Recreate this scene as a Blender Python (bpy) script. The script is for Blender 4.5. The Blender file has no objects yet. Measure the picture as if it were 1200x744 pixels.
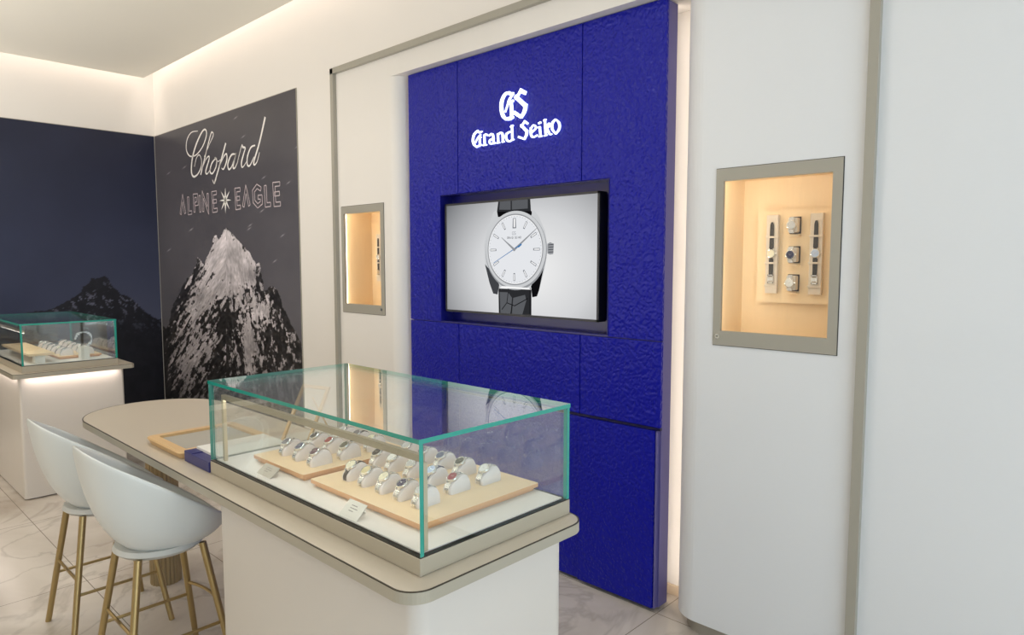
import bpy, bmesh, math, random
import numpy as np
from mathutils import Vector, Matrix
random.seed(4)
C = bpy.context.scene.collection
PI = math.pi

# ------------------------------------------------------------------ camera
F, PITCH, YAW = 798.3, .0806, .757
CAM = np.array([1.677, -2.799, 1.70])
_c, _s = math.cos(YAW), math.sin(YAW)
_cp, _sp = math.cos(PITCH), math.sin(PITCH)
RT = np.array([_c, _s, 0.0])
FW = np.array([-_s * _cp, _c * _cp, -_sp])
UP = np.array([-_s * _sp, _c * _sp, _cp])
cd = bpy.data.cameras.new('camera'); cd.sensor_width = 36; cd.lens = F / 1200 * 36
cd.clip_start = .02
cam = bpy.data.objects.new('camera', cd); C.objects.link(cam)
cam.location = CAM; cam.rotation_euler = (PI / 2 - PITCH, 0, YAW)
bpy.context.scene.camera = cam

def ray(x, y): return FW + RT * (x - 600) / F - UP * (y - 372) / F
def on_y(x, y, Y):                       # where the sight line meets the plane Y=const -> (X, Z)
    d = ray(x, y); t = (Y - CAM[1]) / d[1]; p = CAM + d * t
    return p[0], p[2]
def project(P):                          # N x 3 -> N x 2, photo coordinates of printed-picture points
    d = P - CAM; w = d @ FW
    return np.stack([600 + F * (d @ RT) / w, 372 - F * (d @ UP) / w], -1)

# ------------------------------------------------------------------ materials
def srgb(r, g, b):
    f = lambda v: (v / 255 / 12.92) if v / 255 <= .04045 else ((v / 255 + .055) / 1.055) ** 2.4
    return (f(r), f(g), f(b), 1)
def mat(name, col, rough=.5, metal=0, spec=.5, emit=None, es=0, coat=0, alpha=None):
    m = bpy.data.materials.new(name); m.use_nodes = True
    b = m.node_tree.nodes['Principled BSDF']
    b.inputs['Base Color'].default_value = col if len(col) == 4 else (*col, 1)
    b.inputs['Roughness'].default_value = rough; b.inputs['Metallic'].default_value = metal
    b.inputs['Specular IOR Level'].default_value = spec
    b.inputs['Coat Weight'].default_value = coat
    if emit: b.inputs['Emission Color'].default_value = emit; b.inputs['Emission Strength'].default_value = es
    return m
def nodes(m): return m.node_tree.nodes, m.node_tree.links, m.node_tree.nodes['Principled BSDF']
def noise_tint(m, scale, amount, stretch=(1, 1, 1), bump=0, detail=4):
    n, l, b = nodes(m)
    tc = n.new('ShaderNodeTexCoord'); mp = n.new('ShaderNodeMapping'); mp.inputs['Scale'].default_value = stretch
    nz = n.new('ShaderNodeTexNoise'); nz.inputs['Scale'].default_value = scale; nz.inputs['Detail'].default_value = detail
    l.new(tc.outputs['Object'], mp.inputs['Vector']); l.new(mp.outputs['Vector'], nz.inputs['Vector'])
    base = b.inputs['Base Color'].default_value[:]
    mx = n.new('ShaderNodeMix'); mx.data_type = 'RGBA'
    mx.inputs[6].default_value = tuple(v * (1 - amount) for v in base[:3]) + (1,)
    mx.inputs[7].default_value = tuple(min(1, v * (1 + amount)) for v in base[:3]) + (1,)
    l.new(nz.outputs['Fac'], mx.inputs[0]); l.new(mx.outputs[2], b.inputs['Base Color'])
    if bump:
        bp = n.new('ShaderNodeBump'); bp.inputs['Strength'].default_value = bump; bp.inputs['Distance'].default_value = .002
        l.new(nz.outputs['Fac'], bp.inputs['Height']); l.new(bp.outputs['Normal'], b.inputs['Normal'])
    return m

M = {}
M['wall'] = noise_tint(mat('cream_paint', srgb(237, 232, 225), .55), 3, .012)
M['wall_white'] = noise_tint(mat('white_linen_wallcover', srgb(230, 231, 232), .5), 40, .015, (1, 1, 14), .05)
M['ceiling'] = mat('ceiling_paint', srgb(242, 237, 224), .7)
M['trim'] = mat('taupe_metal_trim', srgb(168, 163, 150), .38, .05)
M['plinth'] = mat('beige_plinth', srgb(168, 160, 146), .5)
M['baseboard'] = mat('sand_baseboard', srgb(214, 194, 168), .5)
M['counter'] = noise_tint(mat('counter_top_taupe', srgb(202, 190, 172), .32), 200, .015)
M['counter_edge'] = mat('counter_edge_bronze', srgb(182, 174, 156), .32, .15)
M['inlay'] = mat('dark_inlay', srgb(70, 62, 50), .4, .4)
M['pedestal'] = mat('pedestal_cream', srgb(222, 214, 204), .35)
M['casebase'] = mat('case_base_bronze', srgb(186, 176, 156), .32, .15)
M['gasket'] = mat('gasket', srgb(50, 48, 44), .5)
M['deck'] = mat('case_floor_fabric', srgb(236, 232, 226), .7)
M['cushion'] = noise_tint(mat('white_leatherette', srgb(238, 230, 228), .5), 300, .01)
M['tray'] = noise_tint(mat('pale_maple', srgb(250, 222, 180), .4), 14, .05, (1, 12, 12))
M['tray_edge'] = noise_tint(mat('orange_maple_edge', srgb(228, 170, 118), .45), 14, .05, (1, 12, 12))
M['wood'] = noise_tint(mat('maple_wood', srgb(222, 184, 132), .4), 10, .06, (1, 14, 14))
M['niche_wood'] = noise_tint(mat('light_maple_veneer', srgb(246, 220, 178), .42), 6, .05, (14, 14, 1))
M['greyfelt'] = mat('grey_felt', srgb(170, 164, 152), .8)
M['bluebox'] = mat('navy_leather_box', srgb(44, 46, 110), .35)
M['card'] = mat('card_white', srgb(235, 232, 224), .6)
M['cardgrey'] = mat('card_grey', srgb(196, 190, 178), .5)
M['ink'] = mat('grey_ink', srgb(150, 146, 140), .6)
M['post'] = mat('light_bar_metal', srgb(214, 200, 168), .3, .4)
M['bar'] = mat('light_bar_taupe', srgb(176, 164, 138), .35, .3)
M['steel'] = mat('polished_steel', srgb(240, 240, 238), .1, 1)
M['steel_b'] = mat('brushed_steel', srgb(226, 225, 222), .24, 1)
M['brass'] = mat('champagne_brass', srgb(176, 152, 104), .32, .75)
M['column'] = mat('fluted_bronze', srgb(168, 148, 112), .4, .5)
M['shell'] = mat('white_shell', srgb(226, 228, 224), .35)
M['shell_pad'] = mat('white_underpad', srgb(205, 204, 198), .5)
M['black'] = mat('black_plastic', srgb(12, 12, 14), .4)
M['bezel'] = mat('screen_bezel', srgb(58, 58, 62), .35, .4)
M['blackleather'] = mat('black_leather', srgb(26, 23, 24), .45)
M['brownleather'] = mat('dark_brown_leather', srgb(50, 38, 34), .45)
M['navyleather'] = mat('navy_leather', srgb(30, 42, 82), .45)
M['silverpad'] = mat('pearl_display_pad', srgb(226, 214, 196), .45)
M['glass_edge'] = mat('green_glass_edge', srgb(42, 158, 140), .12, 0, .9)
M['white_print'] = mat('white_print', srgb(240, 236, 232), .5)
M['pink_print'] = mat('pale_print', srgb(206, 192, 196), .5)
M['print_dark'] = mat('dark_print', srgb(60, 60, 66), .5)
M['side'] = mat('lacquer_side', srgb(104, 98, 156), .35, .2)
M['bluegap'] = mat('gap_shade_blue', srgb(14, 14, 60), .35)
M['lock'] = M['steel_b']
M['signwhite'] = mat('lit_acrylic', (1, 1, 1), .4, emit=(.78, .90, 1, 1), es=1.4)
M['daylight'] = mat('frosted', (1, 1, 1), .5)

def leather():
    m = mat('blue_hammered_leather', srgb(5, 15, 150), .33, 0, .3)
    n, l, b = nodes(m)
    tc = n.new('ShaderNodeTexCoord')
    nz0 = n.new('ShaderNodeTexNoise'); nz0.inputs['Scale'].default_value = 22; nz0.inputs['Detail'].default_value = 2
    mix = n.new('ShaderNodeVectorMath'); mix.operation = 'MULTIPLY_ADD'; mix.inputs[1].default_value = (.03, .03, .03)
    l.new(tc.outputs['Object'], nz0.inputs['Vector']); l.new(nz0.outputs['Color'], mix.inputs[0]); l.new(tc.outputs['Object'], mix.inputs[2])
    v = n.new('ShaderNodeTexVoronoi'); v.feature = 'SMOOTH_F1'; v.inputs['Scale'].default_value = 62
    l.new(mix.outputs[0], v.inputs['Vector'])
    bp = n.new('ShaderNodeBump'); bp.inputs['Strength'].default_value = 1.0; bp.inputs['Distance'].default_value = .007
    l.new(v.outputs['Distance'], bp.inputs['Height']); l.new(bp.outputs['Normal'], b.inputs['Normal'])
    return m
M['leather'] = leather()

def marble():
    m = mat('marble_tiles', srgb(205, 196, 184), .22)
    n, l, b = nodes(m)
    tc = n.new('ShaderNodeTexCoord')
    def noise(sc, det, dist):
        z = n.new('ShaderNodeTexNoise'); z.inputs['Scale'].default_value = sc; z.inputs['Detail'].default_value = det
        z.inputs['Distortion'].default_value = dist; l.new(tc.outputs['Object'], z.inputs['Vector']); return z
    base = noise(1.2, 6, .8); r1 = n.new('ShaderNodeValToRGB')
    r1.color_ramp.elements[0].position = .3; r1.color_ramp.elements[0].color = srgb(172, 160, 146)
    r1.color_ramp.elements[1].position = .7; r1.color_ramp.elements[1].color = srgb(220, 212, 202)
    l.new(base.outputs['Fac'], r1.inputs[0])
    vein = noise(.9, 5, 1.6); r2 = n.new('ShaderNodeValToRGB')
    e = r2.color_ramp.elements; e[0].position = .475; e[0].color = (0, 0, 0, 1); e[1].position = .5; e[1].color = (1, 1, 1, 1)
    k = e.new(.525); k.color = (0, 0, 0, 1)
    l.new(vein.outputs['Fac'], r2.inputs[0])
    mx = n.new('ShaderNodeMix'); mx.data_type = 'RGBA'; mx.inputs[7].default_value = srgb(128, 116, 104)
    sc = n.new('ShaderNodeMath'); sc.operation = 'MULTIPLY'; sc.inputs[1].default_value = .3
    l.new(r2.outputs['Color'], sc.inputs[0]); l.new(sc.outputs[0], mx.inputs[0]); l.new(r1.outputs['Color'], mx.inputs[6])
    br = n.new('ShaderNodeTexBrick'); br.inputs['Scale'].default_value = 1; br.inputs['Brick Width'].default_value = 1.2
    br.inputs['Row Height'].default_value = .6; br.inputs['Mortar Size'].default_value = .0022; br.offset = 0
    br.inputs['Mortar'].default_value = srgb(130, 120, 108)
    l.new(tc.outputs['Object'], br.inputs['Vector']); l.new(mx.outputs[2], br.inputs['Color1']); l.new(mx.outputs[2], br.inputs['Color2'])
    l.new(br.outputs['Color'], b.inputs['Base Color'])
    return m
M['floor'] = marble()

def thin_glass(name, tint, f0, bounce=1.0):
    m = bpy.data.materials.new(name); m.use_nodes = True; n = m.node_tree.nodes; l = m.node_tree.links; n.clear()
    out = n.new('ShaderNodeOutputMaterial'); t = n.new('ShaderNodeBsdfTransparent'); t.inputs[0].default_value = (*tint, 1)
    g = n.new('ShaderNodeBsdfGlossy'); g.inputs['Roughness'].default_value = 0.0; g.inputs[0].default_value = (1, 1, 1, 1)
    lw = n.new('ShaderNodeLayerWeight'); lw.inputs[0].default_value = .5
    p = n.new('ShaderNodeMath'); p.operation = 'POWER'; p.inputs[1].default_value = 5
    q = n.new('ShaderNodeMath'); q.operation = 'MULTIPLY_ADD'; q.inputs[1].default_value = bounce - f0; q.inputs[2].default_value = f0
    mx = n.new('ShaderNodeMixShader')
    l.new(lw.outputs['Facing'], p.inputs[0]); l.new(p.outputs[0], q.inputs[0]); l.new(q.outputs[0], mx.inputs[0])
    l.new(t.outputs[0], mx.inputs[1]); l.new(g.outputs[0], mx.inputs[2]); l.new(mx.outputs[0], out.inputs[0])
    return m
M['glass'] = thin_glass('clear_glass', (.965, .985, .978), .085)
M['niche_glass'] = thin_glass('niche_glass', (.99, .99, .985), .03)

def emis(name, col, st):
    m = bpy.data.materials.new(name); m.use_nodes = True; n = m.node_tree.nodes; l = m.node_tree.links; n.clear()
    o = n.new('ShaderNodeOutputMaterial'); e = n.new('ShaderNodeEmission'); e.inputs[0].default_value = col; e.inputs[1].default_value = st
    l.new(e.outputs[0], o.inputs[0]); return m
def dial_mat(name, col): return mat(name, col, .45, 0, .25)
DIAL = {'white': dial_mat('dial_white', srgb(240, 240, 236)), 'silver': dial_mat('dial_silver', srgb(205, 206, 206)),
        'cream': dial_mat('dial_cream', srgb(240, 234, 206)), 'champagne': dial_mat('dial_champagne', srgb(222, 208, 160)),
        'black': dial_mat('dial_black', srgb(28, 28, 32)), 'dark blue': dial_mat('dial_navy', srgb(34, 40, 80)),
        'red': dial_mat('dial_red', srgb(150, 48, 48)), 'plum': dial_mat('dial_plum', srgb(92, 52, 72)),
        'grey': dial_mat('dial_grey', srgb(112, 112, 122)), 'olive': dial_mat('dial_olive', srgb(84, 84, 62)),
        'pale blue': dial_mat('dial_paleblue', srgb(190, 208, 236)), 'slate': dial_mat('dial_slate', srgb(86, 92, 120))}

# ------------------------------------------------------------------ mesh helpers
class MB:
    def __init__(s): s.v = []; s.f = []; s.m = []
    def add(s, vs, fs, mi=0):
        o = len(s.v); s.v += [tuple(v) for v in vs]; s.f += [tuple(i + o for i in f) for f in fs]; s.m += [mi] * len(fs); return s
    def box(s, x0, x1, y0, y1, z0, z1, mi=0):
        return s.add([(x0, y0, z0), (x1, y0, z0), (x1, y1, z0), (x0, y1, z0), (x0, y0, z1), (x1, y0, z1), (x1, y1, z1), (x0, y1, z1)],
                     [(0, 3, 2, 1), (4, 5, 6, 7), (0, 1, 5, 4), (1, 2, 6, 5), (2, 3, 7, 6), (3, 0, 4, 7)], mi)
    def prism(s, pts, z0, z1, mi=0, side=None):            # plan polygon (ccw) extruded in z
        n = len(pts); vs = [(x, y, z0) for x, y in pts] + [(x, y, z1) for x, y in pts]
        s.add(vs, [tuple(range(n - 1, -1, -1)), tuple(range(n, 2 * n))], mi)
        return s.add(vs, [(i, (i + 1) % n, n + (i + 1) % n, n + i) for i in range(n)], mi if side is None else side)
    def prism_y(s, pts, y0, y1, mi=0):                     # polygon in X,Z extruded in y
        n = len(pts); vs = [(x, y0, z) for x, z in pts] + [(x, y1, z) for x, z in pts]
        return s.add(vs, [tuple(range(n)), tuple(range(2 * n - 1, n - 1, -1))] + [(i, n + i, n + (i + 1) % n, (i + 1) % n) for i in range(n)], mi)
    def tube(s, a, b, r0, r1=None, n=12, mi=0, cap=True):
        a = Vector(a); b = Vector(b); r1 = r0 if r1 is None else r1
        d = (b - a).normalized(); u = d.orthogonal().normalized(); w = d.cross(u)
        vs = []
        for p, r in ((a, r0), (b, r1)):
            for i in range(n):
                t = 2 * PI * i / n; vs.append(p + u * r * math.cos(t) + w * r * math.sin(t))
        fs = [(i, (i + 1) % n, n + (i + 1) % n, n + i) for i in range(n)]
        if cap: fs += [tuple(range(n - 1, -1, -1)), tuple(range(n, 2 * n))]
        return s.add(vs, fs, mi)
    def polytube(s, pts, r, n=8, mi=0):
        for a, b in zip(pts, pts[1:]): s.tube(a, b, r, n=n, mi=mi)
        return s
    def lathe(s, prof, n=32, mi=0, cx=0, cy=0):            # (r,z) profile around z
        vs = []
        for r, z in prof:
            for i in range(n): t = 2 * PI * i / n; vs.append((cx + r * math.cos(t), cy + r * math.sin(t), z))
        k = len(prof); fs = [(j * n + i, j * n + (i + 1) % n, (j + 1) * n + (i + 1) % n, (j + 1) * n + i) for j in range(k - 1) for i in range(n)]
        fs += [tuple(range(n - 1, -1, -1)), tuple(range((k - 1) * n, k * n))]
        return s.add(vs, fs, mi)
    def xf(s, mx):
        s.v = [tuple(mx @ Vector(v)) for v in s.v]; return s
    def mesh(s, name, mats, bevel=0, smooth=False, fix=True):
        me = bpy.data.meshes.new(name); me.from_pydata(s.v, [], s.f)
        for m in (mats if isinstance(mats, (list, tuple)) else [mats]): me.materials.append(m)
        me.polygons.foreach_set('material_index', s.m)
        if fix or bevel:
            bm = bmesh.new(); bm.from_mesh(me)
            bmesh.ops.remove_doubles(bm, verts=bm.verts, dist=1e-6)
            bmesh.ops.recalc_face_normals(bm, faces=bm.faces)
            if bevel:
                es = [e for e in bm.edges if len(e.link_faces) == 2 and e.calc_face_angle(0) > .6]
                bmesh.ops.bevel(bm, geom=es, offset=bevel, segments=2, profile=.5, affect='EDGES', clamp_overlap=True)
            bm.to_mesh(me); bm.free()
        if smooth:
            me.polygons.foreach_set('use_smooth', [True] * len(me.polygons))
            try: me.set_sharp_from_angle(angle=.7)
            except Exception: pass
        me.update(); return me
    def build(s, name, mats, parent=None, bevel=0, smooth=False, fix=True):
        return link(name, s.mesh(name, mats, bevel, smooth, fix), parent)
def link(name, me, parent=None):
    o = bpy.data.objects.new(name, me); C.objects.link(o)
    if parent: o.parent = parent
    return o
def local(o, root):                       # geometry written in world coordinates, root at its base
    o.parent = root; o.matrix_parent_inverse = Matrix.Translation(root.location).inverted() if root.rotation_euler.z == 0 else root.matrix_basis.inverted()
    return o
def thing(name, loc, label, cat, group=None, rz=0):
    o = bpy.data.objects.new(name, None); C.objects.link(o); o.location = loc; o.rotation_euler = (0, 0, rz)
    o.empty_display_size = .05
    o['label'] = label; o['category'] = cat
    if group: o['group'] = group
    return o
def sub(o, part): o.parent = part; return o
def tag(o, label, cat, group=None):
    o['label'] = label; o['category'] = cat
    if group: o['group'] = group
    return o
def struct(o): o['kind'] = 'structure'; return o
def rrect(x0, x1, y0, y1, r, n=10, corners=(1, 1, 1, 1)):
    out = []
    for k, (cx, cy, a) in enumerate(((x0 + r, y0 + r, PI), (x1 - r, y0 + r, 1.5 * PI), (x1 - r, y1 - r, 0), (x0 + r, y1 - r, .5 * PI))):
        if corners[k]:
            out += [(cx + r * math.cos(a + PI / 2 * i / n), cy + r * math.sin(a + PI / 2 * i / n)) for i in range(n + 1)]
        else:
            out.append(((x0, y0), (x1, y0), (x1, y1), (x0, y1))[k])
    return out
def catmull(pts, n=8, closed=False):
    P = [np.array(p, float) for p in pts]; out = []
    m = len(P)
    for i in range(m if closed else m - 1):
        p0 = P[(i - 1) % m] if closed or i > 0 else P[0]; p1 = P[i]; p2 = P[(i + 1) % m]
        p3 = P[(i + 2) % m] if closed or i + 2 < m else P[-1]
        for k in range(n):
            t = k / n
            out.append(.5 * ((2 * p1) + (-p0 + p2) * t + (2 * p0 - 5 * p1 + 4 * p2 - p3) * t * t + (-p0 + 3 * p1 - 3 * p2 + p3) * t ** 3))
    if not closed: out.append(P[-1])
    return out

# ------------------------------------------------------------------ the room
YF = -.055          # front plane of the main wall
YB = .23            # back of the lit recess
XL = -6.12          # left wall
XR = 3.7
YFR = -6.4
ZC, ZT = 3.57, 3.86
HZ = 2.90           # header over the recess
NZ0, NZ1 = 1.345, 2.095
RN = (.29, .80)     # right niche, X range
LN = (-2.595, -2.09)
PZ = .066

struct(MB().box(XL - .1, XR + .1, YFR - .1, YB + .4, -.08, 0).build('floor', M['floor']))
cm = MB().box(-5.93, XR, YFR, -.21, ZC, ZC + .06).box(XL - .1, XR + .1, YFR - .1, YB + .4, ZT, ZT + .08)
struct(cm.build('ceiling', M['ceiling']))
w = MB()
# left part of the main wall, with its niche opening, and the corner rounding back into the recess
def arc(cx, cy, r, a0, a1, n=14): return [(cx + r * math.cos(a0 + (a1 - a0) * i / n), cy + r * math.sin(a0 + (a1 - a0) * i / n)) for i in range(n + 1)]
w.box(XL, LN[0], YF, YB + .1, PZ, ZT)
w.box(LN[0], LN[1], YF, YB + .1, PZ, NZ0); w.box(LN[0], LN[1], YF, YB + .1, NZ1, ZT)
cl = [(LN[1], YF)] + arc(-1.925 - .09, YF + .09, .09, -PI / 2, 0) + [(-1.925, YB + .1), (LN[1], YB + .1)]
w.prism(cl, PZ, HZ); w.box(LN[1], -1.9, YF, YB + .1, HZ, ZT)
w.box(-1.9, .1, YF, YB + .1, HZ, ZT)                                   # header
w.box(-2.0, .14, YB, YB + .1, 0, HZ)                                   # recess back
w.box(LN[0], LN[1], YB, YB + .1, NZ0, NZ1)
o = w.build('wall_back', M['wall'], fix=False); struct(o)
w = MB()
rc = [(RN[0], YB + .1), (.09, YB + .1)] + arc(.09 + .14, YF + .14, .14, PI, 1.5 * PI) + [(RN[0], YF)]
w.prism(rc, PZ, HZ); w.box(.1, RN[0], YF, YB + .1, HZ, ZT)
w.box(RN[0], RN[1], YF, YB + .1, PZ, NZ0); w.box(RN[0], RN[1], YF, YB + .1, NZ1, ZT)
w.box(RN[1], XR, YF, YB + .1, PZ, ZT); w.box(RN[0], RN[1], YB, YB + .1, NZ0, NZ1)
struct(w.build('wall_back', M['wall_white'], fix=False))
struct(MB().box(XL - .1, XL, YFR, YB + .1, 0, ZT).build('wall_left', M['wall']))
struct(MB().box(XL, XR, YFR - .1, YFR, 0, ZT).build('wall_front', M['wall']))
# shopfront side: low wall, header and a glazed opening that lets the daylight in
struct(MB().box(XR, XR + .1, YFR, -5.4, 0, ZT).box(XR, XR + .1, -.7, YB + .1, 0, ZT).box(XR, XR + .1, -5.4, -.7, 3.1, ZT).box(XR, XR + .1, -5.4, -.7, 0, .12).build('wall_right', M['wall_white']))
fr = MB()
for y in (-5.4, -3.08, -.74): fr.box(XR + .02, XR + .07, y, y + .04, .12, 3.1)
fr.box(XR + .02, XR + .07, -5.4, -.7, .12, .16).box(XR + .02, XR + .07, -5.4, -.7, 3.06, 3.1)
wf = struct(fr.build('window_1', M['trim']))
MB().box(XR + .04, XR + .048, -5.36, -.74, .16, 3.06).build('pane', M['niche_glass'], wf)
struct(MB().box(XL, -1.99, YF + .03, YF + .06, 0, PZ).box(-2.02, -1.99, YF + .06, YB, 0, PZ).build('baseboard_back', M['plinth']))
pl = [(.14, YB), (.12, YB)] + arc(.12 + .14, YF + .03 + .14, .14, PI, 1.5 * PI) + [(XR, YF + .03), (XR, YF + .06)] + arc(.12 + .14, YF + .03 + .14, .11, 1.5 * PI, PI)
struct(MB().prism(pl, 0, PZ).build('baseboard_right', M['plinth']))
struct(MB().box(-1.9, .09, YB - .012, YB, 0, .05).build('baseboard_recess', M['baseboard']))
# bronze frame line round the display wall
TL, TR_, TZ = -2.67, .912, 3.068
tr = MB().box(TL, TL + .035, YF - .028, YF, PZ, TZ).box(TL, TR_, YF - .028, YF, TZ - .038, TZ).box(TR_ - .035, TR_, YF - .028, YF, PZ, TZ)
struct(tr.build('trim_1', M['trim']))

# ------------------------------------------------------------------ printed murals
def fbm(x, y, seed, octaves=5, lac=2.0, gain=.5):
    rs = np.random.RandomState(seed); tot = np.zeros_like(x); amp = 1; nrm = 0
    for k in range(octaves):
        g = rs.rand(64, 64); xi = np.floor(x).astype(int); yi = np.floor(y).astype(int)
        fx = x - xi; fy = y - yi; fx = fx * fx * (3 - 2 * fx); fy = fy * fy * (3 - 2 * fy)
        a = g[xi % 64, yi % 64]; b = g[(xi + 1) % 64, yi % 64]; c = g[xi % 64, (yi + 1) % 64]; d = g[(xi + 1) % 64, (yi + 1) % 64]
        tot += amp * ((a * (1 - fx) + b * fx) * (1 - fy) + (c * (1 - fx) + d * fx) * fy); nrm += amp
        amp *= gain; x = x * lac + 7.3; y = y * lac + 3.1
    return tot / nrm
def inside(x, y, poly):
    r = np.zeros(x.shape, bool); n = len(poly)
    for i in range(n):
        x0, y0 = poly[i]; x1, y1 = poly[(i + 1) % n]
        if y0 == y1: continue
        cnd = ((y0 > y) != (y1 > y)) & (x < (x1 - x0) * (y - y0) / (y1 - y0) + x0); r ^= cnd
    return r
def blob(x, y, cx, cy, rx, ry, rot=0):
    c, s = math.cos(rot), math.sin(rot); u = (x - cx) * c + (y - cy) * s; v = -(x - cx) * s + (y - cy) * c
    return np.exp(-((u / rx) ** 2 + (v / ry) ** 2))
def lin(c): c = np.clip(c / 255.0, 0, 1); return np.where(c <= .04045, c / 12.92, ((c + .055) / 1.055) ** 2.4)
PEAK = [(265, 267), (261, 272), (257, 281), (253.5, 276), (250, 277), (249, 286), (245, 296), (241, 306), (238.5, 312), (235, 304), (231, 302), (229, 312), (226, 320), (222, 323),
        (218.6, 327), (213, 336), (209.4, 346), (204, 354), (200, 367), (198, 380), (195, 385), (190, 381), (186, 374), (182, 372), (176, 380), (176, 520), (370, 520), (370, 425),
        (356, 416), (354, 408), (351, 397), (347, 392), (342, 380), (336, 369), (331, 358), (328, 347), (325, 340), (320.6, 336), (316, 336), (313, 339), (309, 342), (308.5, 333),
        (306.7, 324), (304, 309), (302.6, 307), (300, 311), (298, 306), (292, 296), (287, 291), (282, 284), (276, 279), (270, 271)]
def paint_peak(x, y):
    g = 52 + (y - 110) * .09 + 10 * fbm(x / 30, y / 30, 3)
    g = np.where(x > 300, g + (x - 300) * .05, g)
    r, gg, b = g + 2, g, g + 5
    jx = (fbm(x / 3.1, y / 3.1, 11, 3) - .5) * 3.0; jy = (fbm(x / 2.7, y / 2.7, 12, 3) - .5) * 3.0
    m = inside(x + jx, y + jy, PEAK)
    ax = (x - 265)
    st = np.where(ax < 0, x + (y - 267) * .55, x - (y - 267) * .12)          # gullies fall away from the summit
    n1 = fbm(st / 3.2, y / 12.0, 5, 5, 2.1, .66); n2 = fbm(x / 3.6, y / 4.6, 6, 5, 2, .66); n3 = fbm(st / 1.6, y / 6.5, 8, 3)
    rock = .56 * n1 + .44 * n2 + .13 * (n3 - .5)
    bias = .508 + 0 * x
    bias -= .34 * blob(x, y, 264, 300, 24, 30); bias += .02 * blob(x, y, 272, 300, 8, 13, .2) * 1
    bias -= .24 * blob(x, y, 284, 318, 22, 14, .35); bias -= .22 * blob(x, y, 236, 355, 9, 34, .45)
    bias -= .20 * blob(x, y, 303, 368, 13, 14); bias -= .25 * blob(x, y, 292, 405, 7, 26, -.05); bias -= .12 * blob(x, y, 222, 420, 10, 20, .6)
    bias -= .18 * blob(x, y, 266, 342, 14, 8); bias -= .12 * blob(x, y, 246, 412, 10, 12, .3)
    bias += .13 * blob(x, y, 205, 372, 9, 34, .3); bias += .14 * blob(x, y, 262, 375, 20, 18) + .12 * blob(x, y, 328, 400, 18, 42, -.3)
    bias += .13 * blob(x, y, 262, 440, 24, 32) + .2 * blob(x, y, 304, 322, 5, 14, -.1) + .2 * blob(x, y, 325, 350, 6, 12, -.4)
    bias += .25 * blob(x, y, 186, 410, 10, 34) + .16 * blob(x, y, 230, 314, 4, 12) + .1 * blob(x, y, 250, 288, 4, 12) + .15 * blob(x, y, 186, 460, 24, 20)
    k = np.clip((rock - (1 - bias)) * 16 + .5, 0, 1)
    snow = 172 + 70 * (fbm(st / 6, y / 14, 21, 4) - .45) + 55 * (fbm(st / 1.3, y / 4.5, 23, 3) - .5) - 40 * blob(x, y, 292, 322, 16, 9, .4) + 26 * blob(x, y, 262, 285, 10, 18) - .26 * (y - 300) + 30 * blob(x, y, 303, 368, 8, 8)
    snow -= 34 * blob(x, y, 271, 300, 8, 12, .1)
    rk = 20 + 52 * fbm(st / 2.4, y / 4.5, 31, 4) ** 1.6
    v = snow * (1 - k) + rk * k
    foot = np.clip((y - 440) / 60, 0, 1); v = v * (1 - .5 * foot)
    r = np.where(m, v * 1.0, r); gg = np.where(m, v * .965, gg); b = np.where(m, v * .985, b)
    for (fx, fy) in ((197.5, 203), (338, 214), (309, 208), (331, 276), (224, 269), (293, 264), (307, 247), (276, 138), (285, 160), (198, 293), (322, 306), (348, 172), (216, 196), (292, 268)):
        dx = x - fx; dy = y - fy; u = dx * .78 - dy * .62; w_ = dx * .62 + dy * .78
        sp = np.exp(-(u / 2.6) ** 2 - (w_ / .55) ** 2) * 70
        r, gg, b = r + sp, gg + sp, b + sp
    return np.stack([r, gg, b], -1)
RIDGE = [(-400, 395), (-200, 380), (0, 372), (60, 362), (80, 352), (92, 345), (99, 335), (104, 331), (107.5, 326), (113, 327), (121, 322.5), (126, 325), (129, 328), (133, 336), (140, 344), (145, 345), (150, 348), (156, 352), (162, 356),
         (167, 363), (173, 367), (183, 373), (230, 380), (230, 620), (-400, 620)]
def paint_ridge(x, y):
    k = np.clip((y - 140) / 240, 0, 1); kx = np.clip((x + 20) / 200, 0, 1)
    n = fbm(x / 40, y / 40, 41)
    r = 24 + 10 * k + 34 * kx * k ** 2 + 6 * n; g = 27 + 11 * k + 34 * kx * k ** 2 + 6 * n; b = 44 + 16 * k + 32 * kx * k ** 2 + 8 * n
    jx = (fbm(x / 3, y / 3, 51, 3) - .5) * 3.4; jy = (fbm(x / 3, y / 3, 52, 3) - .5) * 4
    m = inside(x + jx, y + jy, RIDGE)
    sn = fbm((x - y * .5) / 4, y / 4, 61, 5, 2, .62); sn2 = np.clip((sn - .60) * 14, 0, 1) * np.clip(1 - abs(y - 352) / 45, 0, 1)
    v = 14 + 14 * fbm(x / 6, y / 6, 62) + 70 * sn2
    r = np.where(m, v, r); g = np.where(m, v * 1.0, g); b = np.where(m, v * 1.15 + 4, b)
    return np.stack([r, g, b], -1)
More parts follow.
